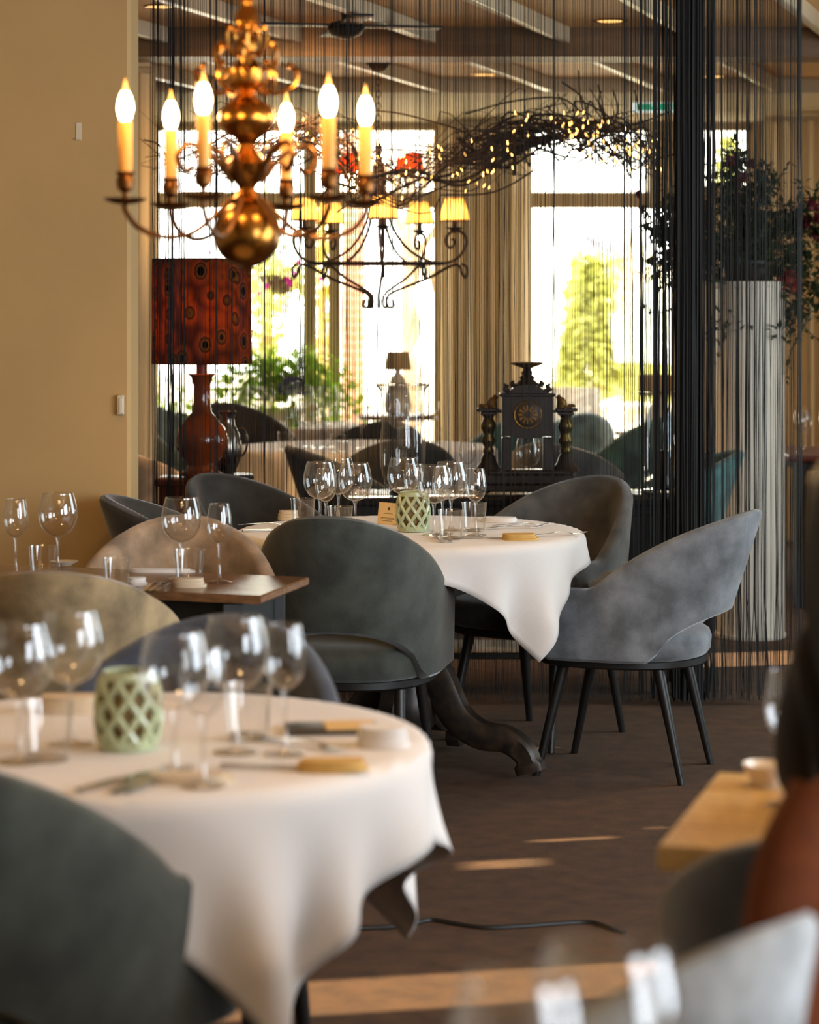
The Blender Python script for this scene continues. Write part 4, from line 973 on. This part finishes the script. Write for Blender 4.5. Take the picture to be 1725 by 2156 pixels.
for (px, py, r, mk) in ((1540, 345, .045, 'burgundy'), (1575, 350, .035, 'burgundy'), (1560, 380, .045, 'burgundy'), (1598, 368, .03, 'burgundy'), (1700, 440, .05, 'burgundy'), (1718, 465, .045, 'burgundy'), (1690, 475, .05, 'burgundy'), (1712, 500, .04, 'burgundy'), (1342, 415, .035, 'burgundy'), (1352, 445, .03, 'burgundy'), (1655, 590, .06, 'rust_flower'), (1640, 605, .055, 'rust_flower'), (1665, 610, .05, 'rust_flower'), (1400, 540, .04, 'burgundy'), (1372, 552, .03, 'burgundy'), (1430, 470, .035, 'burgundy'), (1480, 480, .035, 'rust_flower'), (1600, 520, .035, 'burgundy')):
    mb = MB(); bloom(mb, Vector(), r); c = Fp(px, py, -rnd(.02, .12)); part('bloom', mb, M[mk], fa, c, (rnd(-1, 1), rnd(-1, 1), 0))
for q in ([(1560, 580), (1640, 620), (1690, 690), (1725, 720)], [(1540, 600), (1480, 590), (1400, 580), (1340, 605)], [(1600, 560), (1680, 560), (1730, 540)], [(1570, 470), (1620, 400), (1660, 345)], [(1640, 600), (1700, 650), (1660, 740), (1650, 800)], [(1450, 540), (1400, 460), (1345, 430)], [(1440, 600), (1420, 640), (1380, 660), (1345, 630)], [(1500, 640), (1540, 700), (1530, 760)]):
    P3 = catmull([Fp(x, y, rnd(-.1, .0)) for x, y in q], 6); n = len(P3); bm_ = MB().tube(P3, [.006*(1-.8*i/n) for i in range(n)], 5)
    for i in range(4, n, 1):
        d = Vector((rnd(-1, 1), rnd(-1, 1), rnd(-1, .6))); bm_.leaf(P3[i], d, (0, 0, 1), rnd(.025, .055), rnd(.012, .026))
    part('trailing_branch', bm_, M['leaf'], fa, smooth=False)
for c in ck.children:
    if c.name.split('.')[0] in ('dial', 'numeral_marks', 'dial_ring'): c.scale = (.88,)*3; c.location = (0, -.008, .308-.385*.88)
    else: c.scale = (1, 1, .8)

# ================================================================ DRAPES
def drape(x0, x1, y, z0, z1, folds, label, amp=.035, seed=1, m='drape'):
    rg = random.Random(seed); n = folds*8; vs, fs = [], []
    t = thing('drape', label, 'curtain', ((x0+x1)/2, y, 0)); K = 6; ph = [rg.uniform(.6, 1.4) for _ in range(folds+1)]
    for k in range(K+1):
        f = k/K; z = z1+(z0-z1)*f
        for i in range(n+1):
            u = i/n; a = amp*(.55+.45*f)*ph[int(u*folds*.999)]
            vs.append(((u-.5)*(x1-x0)+.012*math.sin(5*u*6.28+seed)*f, a*math.sin(u*folds*2*PI)+.01*math.sin(3*f+u*9), z))
    for k in range(K):
        for i in range(n): a = k*(n+1)+i; fs.append((a, a+1, a+n+2, a+n+1))
    part('cloth', MB().add(vs, fs), M[m], t); part('heading', MB().box((0, 0, z1+.012), (x1-x0, .05, .03), bev=.005), M['frame'], t)
    return t
drape(.185, .775, 15.42, .02, 2.62, 9, 'long beige drape in folds between the two bright windows', seed=2)
drape(2.18, 2.62, 14.9, .02, 2.61, 6, 'beige drape at the right edge beside the flowers', seed=5)
drape(-2.05, -1.60, 15.4, .02, 2.62, 6, 'beige drape at the left of the first window', seed=4)
drape(-1.36, -1.21, 11.5, .02, 2.58, 3, 'cream drape hanging just beyond the plaster wall', seed=8, amp=.02)

# ================================================================ CEILING AND WALL FITTINGS
def downlight(px, py, zz, label):
    d = (zz-EYE)*F_PX/(HY-py); x = xat(px, d)
    t = thing('downlight', label, 'ceiling light', (x, d, zz)); part('ring', MB().lathe([(.055, 0), (.07, -.006), (.075, -.004), (.078, 0)], 28), M['brass'], t)
    part('lens', MB().lathe([(.0, -.001), (.055, -.001), (.055, -.004), (.0, -.004)], 24), M['downlight'], t)
downlight(1285, 43, CEIL, 'warm lit downlight at the upper right between beams'); downlight(340, 13, CEIL, 'warm lit downlight above the left candles')
downlight(1020, 156, CEIL, 'faint downlight beyond the dark header in the centre'); downlight(1503, 160, CEIL, 'faint downlight beyond the header right of the string bundle')
def fixture(px, py, label):
    d = (CEIL-.10-EYE)*F_PX/(HY-py); t = thing('ceiling_fan', label, 'fan', (xat(px, d), d, CEIL))
    part('mount', MB().lathe([(.05, 0), (.05, -.02), (.02, -.03), (.018, -.06), (.07, -.075), (.08, -.10), (.06, -.125), (.02, -.14)], 24), M['black'], t)
    for k in range(4):
        a = k*PI/2+.2; part('blade', MB().box((.24*math.cos(a), .24*math.sin(a), -.085), (.34, .09, .008), rz=a, bev=.003), M['black'], t)
fixture(728, 62, 'small dark ceiling fan behind the brass chandelier')
es = thing('exit_sign', 'green lit escape route sign with arrow and running figure under the ceiling', 'sign', at(1381, 226, 12.6)); k_ = 12.6/F_PX
part('case', MB().box((0, .015, 0), (100*k_, .03, 21*k_), bev=.004), M['exit_white'], es)
part('hanging_rod', MB().tube([(0, .015, 10*k_), (0, .015, CEIL-EYE-(HY-226)*k_)], .006, 8), M['plastic'], es)
part('face', MB().box((4*k_, -.001, .002), (88*k_, .006, 14*k_)), M['exit_green'], es)
mb = MB(); X0 = -2*k_
mb.loft([[Vector((X0+x*k_, yy, z*k_)) for x, z in ((-7, 5), (7, 5), (0, -5))] for yy in (-.0045, -.007)])
part('arrow', mb, M['exit_white'], es, smooth=False)
mb = MB(); X1 = 32*k_
for (a, b, r) in (((0, 2.5), (-1, -1), 1.6), ((-1, -1), (3, -3), 1.0), ((3, -3), (3, -6), .9), ((-1, -1), (-4, -4), 1.0), ((-4, -4), (-7, -4), .9), ((0, 2), (4, 1), .8), ((0, 2), (-4, 1), .8)):
    mb.tube([(X1+a[0]*k_, -.005, a[1]*k_), (X1+b[0]*k_, -.005, b[1]*k_)], r*k_, 6)
mb.ball((X1+1.2*k_, -.005, 5*k_), 1.7*k_, 8); part('running_figure', mb, M['exit_white'], es)
mb = MB(); mb.box((44*k_, -.005, 0), (7*k_, .003, 12*k_)); part('door_symbol', mb, M['exit_white'], es)
sw = thing('light_switch', 'small white thermostat box near the wall end', 'switch', at(255, 852, 7.9)); part('box', MB().box((0, -.012, 0), (.022, .024, .066), bev=.003), M['plastic'], sw); part('cover', MB().box((.003, -.026, -.002), (.012, .006, .05), bev=.002), M['white_china'], sw)
hk = thing('wall_hook', 'tiny clear picture hook alone on the plaster wall', 'hook', at(166, 277, 7.9)); part('plate', MB().box((0, -.002, 0), (.018, .004, .060), bev=.001), M['plastic'], hk); part('lip', MB().box((0, -.008, -.025), (.018, .012, .006), bev=.001), M['plastic'], hk)
p = [lay(px, py, 0.004) for px, py in ((640, 1962), (760, 1955), (850, 1950), (905, 1937), (960, 1945), (1020, 1953), (1100, 1950), (1180, 1944), (1245, 1942), (1290, 1956), (1315, 1964))]
tag(part('floor_cable', MB().tube(catmull(p, 6), .006, 8), M['cable']), 'black cable snaking over the carpet behind the foreground table', 'cable')

# ================================================================ FAR LAMPS AND PLANTS BY THE WINDOWS
def small_lamp(px, ytop, ybot_shade, ybase, d, w1, w2, label, m):
    k = d/F_PX; zb = EYE-(ybase-HY)*k; t = thing('window_lamp', label, 'lamp', (xat(px, d), d, zb)); z1 = (ybase-ybot_shade)*k; z2 = (ybase-ytop)*k
    part('base', MB().lathe([(.05, 0), (.075, .006), (.085, .05), (.075, z1*.45), (.045, z1*.8), (.02, z1*.92), (.016, z1+.03)], 24), M['render'] if m == 'shade_grey' else M['black'], t)
    part('shade', MB().lathe([(w2, z1), (w1, z2), (w1-.004, z2), (w2-.004, z1)], 32, caps=False), M[m], t); part('spider', MB().tube([(-w1, 0, z2-.01), (w1, 0, z2-.01)], .003, 6), M['iron'], t)
    return zb
def side_table(name, x, y, z, r, label):
    t = thing(name, label, 'table', (x, y, 0)); part('top', MB().lathe([(r-.01, z-.03), (r, z-.025), (r, z-.004), (r-.005, z)], 32), M['walnut'], t); part('column', MB().lathe([(.03, .04), (.035, .2), (.03, z-.03)], 14), M['black_wood'], t); part('foot', MB().lathe([(.2, 0), (.2, .015), (.05, .045)], 24), M['black_wood'], t)
zb = small_lamp(838, 740, 779, 872, 14.75, .068, .085, 'small lamp with plain trapezoid shade against the bright window', 'shade_grey'); side_table('side_table', xat(838, 14.75), 14.75, zb-.002, .25, 'round side table under the small window lamp')
zb = small_lamp(1388, 789, 832, 905, 14.3, .12, .122, 'lamp with dark grey drum shade behind the right glass cylinder', 'shade_grey'); side_table('side_table', xat(1388, 14.3), 14.3, zb-.002, .26, 'round side table under the grey drum lamp')
fp = thing('potted_fern', 'lush green fern in a pot at the left window', 'plant', (xat(590, 15.2), 15.2, 0))
part('stand', MB().lathe([(.16, 0), (.17, .02), (.05, .05), (.04, .55), (.16, .60), (.17, .62)], 24), M['black_wood'], fp); part('pot', MB().lathe([(.10, .62), (.12, .63), (.15, .82), (.155, .83), (.14, .83), (.0, .80)], 28), M['white_china'], fp)
fr = MB()
for k in range(110):
    a = rnd(0, 6.28); L = rnd(.28, .60); dv = Vector((math.cos(a), math.sin(a)*.6, 0)); b = Vector((0, 0, .82)); h = rnd(.14, .50)
    pts = bez(b, b+dv*L*.25+Vector((0, 0, h)), b+dv*L*.7+Vector((0, 0, h)), b+dv*L+Vector((0, 0, rnd(-.25, .12))), 12)
    for i in range(1, 13):
        tdir = (pts[i]-pts[i-1]).normalized(); sd = tdir.cross(Vector((0, 0, 1))); wl = .085*math.sin(PI*i/13)+.012
        for s_ in (-1, 1): fr.leaf(pts[i], sd*s_+tdir*.5, (0, 0, 1), wl, .03)
part('fronds', fr, M['leaf_mid'], fp, kind='stuff', smooth=False)
fp2 = thing('potted_plant', 'green trailing plant behind the orange lamp by the left window', 'plant', (xat(352, 15.15), 15.15, .0)); part('stand', MB().lathe([(.15, 0), (.15, .02), (.04, .05), (.04, .60), (.13, .64)], 20), M['black_wood'], fp2)
part('pot', MB().lathe([(.09, .64), (.12, .66), (.13, .80), (.12, .80), (.0, .78)], 24), M['worn_black'], fp2); fr = MB()
for k in range(340):
    q = Vector((random.gauss(0, .15), random.gauss(0, .10), .80+random.gauss(0, .12))); fr.leaf(q, (rnd(-1, 1), rnd(-1, 1), rnd(-1, .5)), (0, 0, 1), rnd(.06, .11), rnd(.02, .035))
part('foliage', fr, M['leaf_mid'], fp2, kind='stuff', smooth=False)
# hydrangea in a green glass vase
hv = thing('hydrangea_vase', 'blue hydrangea head in a green glass bottle on the window table', 'flowers', (xat(617, 13.98), 13.98, MTZ)); part('vase', MB().lathe([(.03, 0), (.034, .004), (.034, .09), (.018, .12), (.016, .15), (.02, .155)], 20), M['green_glass'], hv)
mb = MB()
for k in range(240):
    a, e = rnd(0, 6.28), math.asin(rnd(-.4, 1)); d = Vector((math.cos(a)*math.cos(e), math.sin(a)*math.cos(e), math.sin(e)*.8)); mb.leaf(Vector((0, 0, .22))+d*.075, d+Vector((rnd(-.6, .6), rnd(-.6, .6), rnd(-.6, .6))), (0, 0, 1), .028, .026)
part('flower_head', mb, M['hydrangea'], hv, smooth=False); part('stalk', MB().tube([(0, 0, .03), (.003, 0, .12), (0, 0, .22)], .004, 6), M['stem'], hv)
# right edge table
plank_table('far_table', [(1.84, 11.75), (2.7, 11.75), (2.7, 12.5), (1.84, 12.5)], .745, .03, M['redwood'], M['black_wood'], 'reddish wooden table at the right edge beyond the column', 3, 0, apron=.05)
for x, y, l in ((1.93, 11.95, 'wine glass at the right edge on the far reddish table, left one'), (2.0, 12.2, 'wine glass at the right edge on the far reddish table, right one'), (2.05, 11.9, 'wine glass at the right edge on the far reddish table, nearest the frame')): wine_glass('wine', x, y, .745, l, 'glasses on the far reddish table')

# ================================================================ OUTSIDE
def foliage(name, label, px, d, pyb, pyt, wpx, n, m, shape, lsz=(.10, .2), trunk=True, seed=0, stuffname='foliage'):
    rg = random.Random(seed+px); k = d/F_PX; zt = EYE-(pyt-HY)*k; zb = EYE-(pyb-HY)*k; x = xat(px, d); W = wpx*k/2
    t = thing(name, label, 'tree' if 'tree' in name or 'conifer' in name else 'shrub', (x, d, -.01)); mb = MB()
    for i in range(n):
        f = rg.random(); z = zb+(zt-zb)*f
        R = W*(math.sin(PI*min(1, f*1.15+.12))**.6 if shape == 'round' else max(.06, (1-f))**.8 if shape == 'cone' else 1)
        a = rg.uniform(0, 6.28); r = R*math.sqrt(rg.uniform(.25, 1)); q = Vector((r*math.cos(a), r*math.sin(a)*.8, z+rg.gauss(0, .05)))
        d_ = Vector((math.cos(a)+rg.uniform(-.8, .8), math.sin(a)+rg.uniform(-.8, .8), rg.uniform(-.4, .9))); L = rg.uniform(*lsz); mb.leaf(q, d_, (0, 0, 1), L, L*.5)
    part(stuffname, mb, M[m], t, kind='stuff', smooth=False)
    if trunk: part('trunk', MB().tube([(0, 0, 0), (.02, 0, zb*.6+.1), (0, 0, max(zb, .1)+(zt-zb)*.6)], [.09, .07, .03], 10), M['bark'], t)
    return t
foliage('conifer', 'yellow green conifer outside the second window', 1255, 22.0, 835, 560, 175, 2600, 'leaf_light', 'cone', (.10, .22))
foliage('shrub', 'yellow sunlit bush left of the conifer outside', 1215, 24.0, 790, 540, 60, 420, 'leaf_yellow', 'round', (.12, .22), seed=3)
foliage('shrub', 'light green sunlit bush right of the conifer outside', 1375, 24.0, 850, 600, 110, 900, 'leaf_light', 'round', (.10, .22), seed=5)
foliage('tree', 'pale leafy tree high outside the second window', 1330, 30.0, 640, 490, 150, 300, 'leaf_yellow', 'round', (.15, .3), seed=9)
foliage('shrub', 'yellow green climbing bush outside the left pane', 560, 19.0, 760, 430, 70, 800, 'leaf_light', 'round', (.08, .16), seed=11)
foliage('shrub', 'yellow sunlit bush outside the narrow pane beside the brick pier', 678, 20.0, 800, 470, 50, 480, 'leaf_yellow', 'round', (.08, .16), seed=13)
foliage('shrub', 'green bush outside the third window', 1530, 21.0, 700, 300, 120, 700, 'leaf_light', 'round', (.10, .2), seed=15)
hb = thing('hanging_plant', 'hanging basket with green leaves and magenta flowers outside the left pane', 'plant', at(592, 585, 17.0)); O2 = Vector(hb.location)
part('basket', MB().lathe([(.02, -.12), (.12, -.08), (.16, .02), (.15, .02), (.0, -.02)], 20), M['twig'], hb)
part('crook_pole', MB().tube(catmull([(0, 0, .76), (.02, 0, .82), (.10, 0, .86), (.20, 0, .80), (.22, 0, .6), (.22, 0, -O2.z)], 6), .012, 8), M['iron'], hb)
part('wires', MB().tube([(-.15, 0, .02), (0, 0, .75)], .004, 5).tube([(.15, 0, .02), (0, 0, .75), (0, 0, .77)], .004, 5), M['iron'], hb); mb = MB()
for k in range(420): mb.leaf((random.gauss(0, .13), random.gauss(0, .1), random.gauss(-.02, .12)), (rnd(-1, 1), rnd(-1, 1), rnd(-1, .4)), (0, 0, 1), rnd(.06, .12), rnd(.02, .04))
part('foliage', mb, M['leaf_light'], hb, kind='stuff', smooth=False)
for px, py in ((606, 590), (610, 600), (602, 580), (618, 578), (588, 532), (628, 554), (560, 606), (604, 646), (676, 590), (545, 620), (442, 535)):
    mb = MB(); bloom(mb, Vector(), .038, 10); part('flower', mb, M['magenta'], hb, at(px, py, 16.85)-O2)
bp = thing('brick_pier', 'pale red brick pier outside the first window', 'pier', (xat(744, 17.6), 17.6, 0))
part('mortar_core', MB().box((0, 0, 1.4), (.15, .19, 2.8)), M['render'], bp)
bmsh = MB().box((0, 0, 0), (.158, .205, .052), bev=.004).mesh('brick', M['brick'], smooth=False)
for k in range(44): part('brick', bmsh, None, bp, (rnd(-.003, .003), 0, .032+k*.0635))
tr = thing('garden_tree', 'pale twin trunk tree outside the first window', 'tree', (xat(862, 18.5), 18.5, 0)); K3 = 18.5/F_PX
def T3(px, py, dy=0): return Vector(((px-862)*K3, dy, EYE-(py-HY)*K3))
part('trunk', MB().tube(catmull([T3(868, 1040), T3(866, 800), T3(862, 740), T3(858, 660), T3(862, 560), T3(856, 480), T3(866, 420), T3(850, 330)], 5), [.07]*10+[.055]*15+[.04]*11, 10), M['bark'], tr)
for q in ([(862, 740), (880, 690), (866, 620), (880, 570), (872, 500), (892, 440)], [(860, 560), (890, 520), (925, 470), (945, 430)], [(858, 500), (835, 460), (838, 400), (810, 350)], [(866, 420), (900, 380), (905, 300)], [(930, 660), (915, 600), (905, 570), (890, 520)]):
    part('branch', MB().tube(catmull([T3(x, y, rnd(-.1, .1)) for x, y in q], 5), .028, 8), M['bark'], tr)
tw = MB()
for k in range(60):
    b = T3(rnd(770, 930), rnd(255, 420), rnd(-.4, .4)); tw.tube([b, b+Vector((rnd(-.3, .3), 0, rnd(-.2, .3))), b+Vector((rnd(-.5, .5), 0, rnd(-.3, .5)))], [.008, .006, .002], 4)
part('fine_twigs', tw, M['bark'], tr, kind='stuff')
hs = thing('house', 'distant white house with an orange tiled gable outside the second window', 'house', (xat(1318, 42), 43.0, 0)); K4 = 42/F_PX
hz = EYE-(600-HY)*K4; rz_ = EYE-(540-HY)*K4
part('wall', MB().box((0, 0, hz/2), (.75, 4, hz)), M['render'], hs)
part('roof', MB().loft([[Vector((x, yy, z)) for x, z in ((-.42, hz-.02), (.42, hz-.02), (0, rz_+.05))] for yy in (-2.1, 2.1)]), M['roof'], hs, smooth=False)
part('window', MB().box((0, -2.01, hz-.9), (.3, .04, .5)), M['phone'], hs)
ss = thing('shade_sail', 'grey triangular shade sail outside the second window', 'sail', (xat(1262, 26), 26.0, 0)); K5 = 26/F_PX
def T5(px, py): return Vector(((px-1262)*K5, 0, EYE-(py-HY)*K5))
part('sail', MB().loft([[v+Vector((0, dy+(.12 if i == 1 else 0), 0)) for i, v in enumerate((T5(1220, 489), T5(1265, 505), T5(1312, 489), T5(1282, 540), T5(1262, 565), T5(1250, 525)))] for dy in (-.01, .01)]), M['sail'], ss)
part('pole', MB().tube([T5(1220, 489), Vector((T5(1220, 489).x-.3, 0, 0))], .03, 8).tube([T5(1312, 489), Vector((T5(1312, 489).x+.3, 0, 0))], .03, 8).tube([T5(1262, 565), Vector((0, 0, 0))], .02, 8), M['frame'], ss)
def wicker(px, d, rz, label):
    t = thing('wicker_chair', label, 'chair', (xat(px, d), d, 0), rz, 'wicker chairs on the terrace')
    L = []
    for i in range(15):
        a = math.radians(-110+220*i/14); c = Vector((.25*math.sin(a), -.22*math.cos(a), 0)); h = .88 if abs(a) < 1 else .66
        L.append([c*s_+Vector((0, 0, z)) for s_, z in ((1.0, .40), (1.08, h), (.98, h), (.90, .40))])
    part('backrest', MB().loft(L), M['wicker'], t); part('seat', MB().loft([super_loop(.24, -.22, .24, z) for z in (.36, .42)]), M['wicker'], t)
    for sx in (-1, 1):
        for sy in (-1, 1): part('leg', MB().tube([(sx*.2, sy*.2, 0), (sx*.2, sy*.18, .37)], .018, 8), M['wicker'], t)
wicker(1190, 17.2, 2.6, 'grey wicker chair on the terrace behind the clock'); wicker(1090, 17.6, .5, 'grey wicker chair on the terrace hidden behind the clock case')
gt = thing('garden_table', 'white garden table on the terrace under the conifer', 'table', (xat(1320, 17.6), 17.6, 0)); part('top', MB().box((0, 0, .735), (.6, .6, .03), bev=.006), M['render'], gt)
for sx in (-1, 1):
    for sy in (-1, 1): part('leg', MB().box((sx*.26, sy*.26, .36), (.045, .045, .72)), M['render'], gt)

# ================================================================ SEATED PERSON AT THE RIGHT EDGE
pr = thing('person', 'person with long black hair and dark top seated at the oak table', 'person', (.66, 3.16, 0), math.radians(-8))
def skin_mesh(name, verts, edges, radii, m, sub=2):
    me = bpy.data.meshes.new(name); me.from_pydata(verts, edges, []); me.update()
    o = bpy.data.objects.new(name, me); COL.objects.link(o); md = o.modifiers.new('skin', 'SKIN'); md.use_smooth_shade = True
    for i, r in enumerate(radii):
        sv = me.skin_vertices[0].data[i]; sv.radius = (r, r) if not isinstance(r, tuple) else r; sv.use_root = (i == 0)
    sd = o.modifiers.new('sub', 'SUBSURF'); sd.levels = sub; sd.render_levels = sub
    me.materials.append(m); o.parent = pr; return o
# pelvis, torso, neck and limbs: one continuous body, clothes coloured by height further down
bv = [(0, -.02, .53), (0, -.03, .66), (0, -.01, .82), (0, .01, .97), (0, .02, 1.06), (0, .035, 1.13),
      (-.118, .02, 1.02), (-.135, .14, .84), (-.13, .30, .79), (-.06, .38, .79), (.118, .02, 1.02), (.135, .14, .84), (.13, .30, .79), (.06, .38, .79),
      (-.09, .03, .52), (-.10, .43, .52), (-.10, .42, .10), (-.10, .50, .05), (.09, .03, .52), (.10, .43, .52), (.10, .42, .10), (.10, .50, .05)]
be = [(0, 1), (1, 2), (2, 3), (3, 4), (4, 5), (3, 6), (6, 7), (7, 8), (8, 9), (3, 10), (10, 11), (11, 12), (12, 13), (0, 14), (14, 15), (15, 16), (16, 17), (0, 18), (18, 19), (19, 20), (20, 21)]
br = [(.16, .12), (.14, .105), (.15, .105), (.145, .10), (.06, .06), (.05, .05), .062, .05, .036, .028, .062, .05, .036, .028, .085, .068, .045, .038, .085, .068, .045, .038]
mb_ = skin_mesh('body', bv, be, br, M['rust_top'])
# two materials on the body: knit top above the hips, trousers below
def body_material():
    m, nt, b = nodes_of('clothes_by_height'); tc = nt.nodes.new('ShaderNodeTexCoord'); sp = nt.nodes.new('ShaderNodeSeparateXYZ'); nt.links.new(tc.outputs['Object'], sp.inputs[0])
    c = nt.nodes.new('ShaderNodeMath'); c.operation = 'GREATER_THAN'; c.inputs[1].default_value = .60; nt.links.new(sp.outputs['Z'], c.inputs[0])
    mx = nt.nodes.new('ShaderNodeMixRGB'); mx.inputs[1].default_value = (*rgb(30, 32, 40), 1); mx.inputs[2].default_value = (*rgb(26, 23, 22), 1); nt.links.new(c.outputs[0], mx.inputs[0]); nt.links.new(mx.outputs[0], b.inputs['Base Color']); b.inputs['Roughness'].default_value = .85
    return m
mb_.data.materials[0] = body_material()
hd = MB(); NR = 18
loops = []
for i in range(NR):
    f = i/(NR-1); z = 1.10+.225*f; w_ = .074*math.sin(PI*(.06+.90*f))**.55*(.80+.28*f); dpt = .094*math.sin(PI*(.08+.88*f))**.5*(.80+.26*f)
    loops.append([Vector((w_*math.cos(2*PI*j/20), .045+dpt*math.sin(2*PI*j/20)*(1.0)+(.012 if (8 > j > 2 and .1 < f < .3) else 0), z)) for j in range(20)])
hd.loft(loops); head = part('head', hd, M['skin'], pr)
part('nose', MB().tube([(0, .135, 1.225), (0, .152, 1.20), (0, .160, 1.185), (0, .140, 1.178)], [.008, .011, .013, .008], 8), M['skin'], head)
for sx in (-1, 1):
    part('eye', MB().ball((sx*.030, .128, 1.222), .011, 10), M['white_china'], head); part('ear', MB().ball((sx*.078, .045, 1.205), .028, 10, (.35, .6, 1)), M['skin'], head)
part('mouth', MB().tube([(-.022, .131, 1.152), (0, .140, 1.154), (.022, .131, 1.152)], [.003, .006, .003], 8), M['burgundy'], head)
hr = MB(); loops = []
for i in range(16):
    f = i/15; z = 1.335-.43*f
    rx = .05+.074*min(1, f*5)**.6+.034*math.sin(PI*min(1, f*1.1))-.02*f; ry = .05+.06*min(1, f*5)**.6-.05*f; cy = .04-.13*f
    if i == 0: rx, ry = .02, .03
    loops.append([Vector(((rx+.007*math.sin(15*a+i*.12)+.004*math.sin(7*a+i*.3))*math.cos(a), cy-abs(math.sin(a))*ry if math.sin(a) < 0 or f > .25 and False else cy+math.sin(a)*(ry*.75 if f < .22 else ry*.12), z)) for a in [2*PI*j/32 for j in range(32)]])
hr.loft(loops); part('hair', hr, M['hair'], pr)
for sx in (-1, 1):
    hand = part('hand', MB().loft([[Vector((sx*.05+x*w_, y, .788+z*h_)) for x, z in ((-1, -.6), (0, -1), (1, -.6), (1, .6), (0, 1), (-1, .6))] for y, w_, h_ in ((.37, .026, .018), (.40, .036, .016), (.44, .040, .013), (.455, .036, .011))]), M['skin'], pr)
    for k, (xo, L) in enumerate(((-.027, .058), (-.009, .070), (.009, .066), (.027, .05))):
        part('finger', MB().tube([(sx*.05+xo, .445, .788), (sx*.05+xo*1.05, .445+L*.5, .792), (sx*.05+xo*1.05, .445+L*.85, .784), (sx*.05+xo*1.05, .445+L, .774)], [.0088, .0082, .0074, .005], 8), M['skin'], hand)
    part('thumb', MB().tube([(sx*.05-sx*.03, .395, .786), (sx*.05-sx*.052, .42, .786), (sx*.05-sx*.056, .45, .782)], [.011, .0095, .006], 8), M['skin'], hand)

# coat hung over the back of the navy chair
ct = thing('coat', 'rust brown coat hung over the navy chair back at the right edge', 'coat', (.63, 2.80, 0), math.radians(-6)); loops = []
for i in range(13):
    f = i/12; x = -.21+.42*f; e = math.sin(PI*min(1, max(0, f*.94+.03)))**.28; top = .80+.15*e+.008*math.sin(9*f); bot = .52-.04*math.sin(5*f)+.06*(1-e)
    w_ = .068*e+.012+.005*math.sin(17*f); lp = []
    for k in range(7): g_ = k/6; lp.append(Vector((x, -w_-.012*math.sin(8*f+g_*3), bot+(top-bot-.03)*g_)))
    for k in range(5): a = PI*k/4; lp.append(Vector((x, -w_*math.cos(a)*.9, top-.03+.03*math.sin(a))))
    for k in range(7): g_ = 1-k/6; lp.append(Vector((x, w_+.008*math.sin(7*f+g_*3), bot+.05+(top-bot-.08)*g_)))
    for k in range(6): g_ = k/5; lp.append(Vector((x, w_-.012-(2*w_-.024)*(0 if g_ < .5 else 1), bot+.05+(top-bot-.075)*(1-abs(g_-.5)*2))))
    loops.append(lp)
part('body', MB().loft(loops), M['rust_top'], ct)
part('collar', MB().tube([(-.10, -.03, .945), (-.03, -.05, .965), (.05, -.05, .963), (.11, -.03, .94)], [.012, .018, .018, .012], 8), M['rust_top'], ct)
for sx in (-1, 1):
    part('sleeve', MB().tube(catmull([(sx*.15, -.05, .92), (sx*.19, -.075, .82), (sx*.20, -.08, .68), (sx*.185, -.075, .54)], 5), [.03+.02*math.sin(.6+i*.12) for i in range(16)], 10), M['rust_top'], ct)
for o in (head, bpy.data.objects['hair']): o.location.x += .006
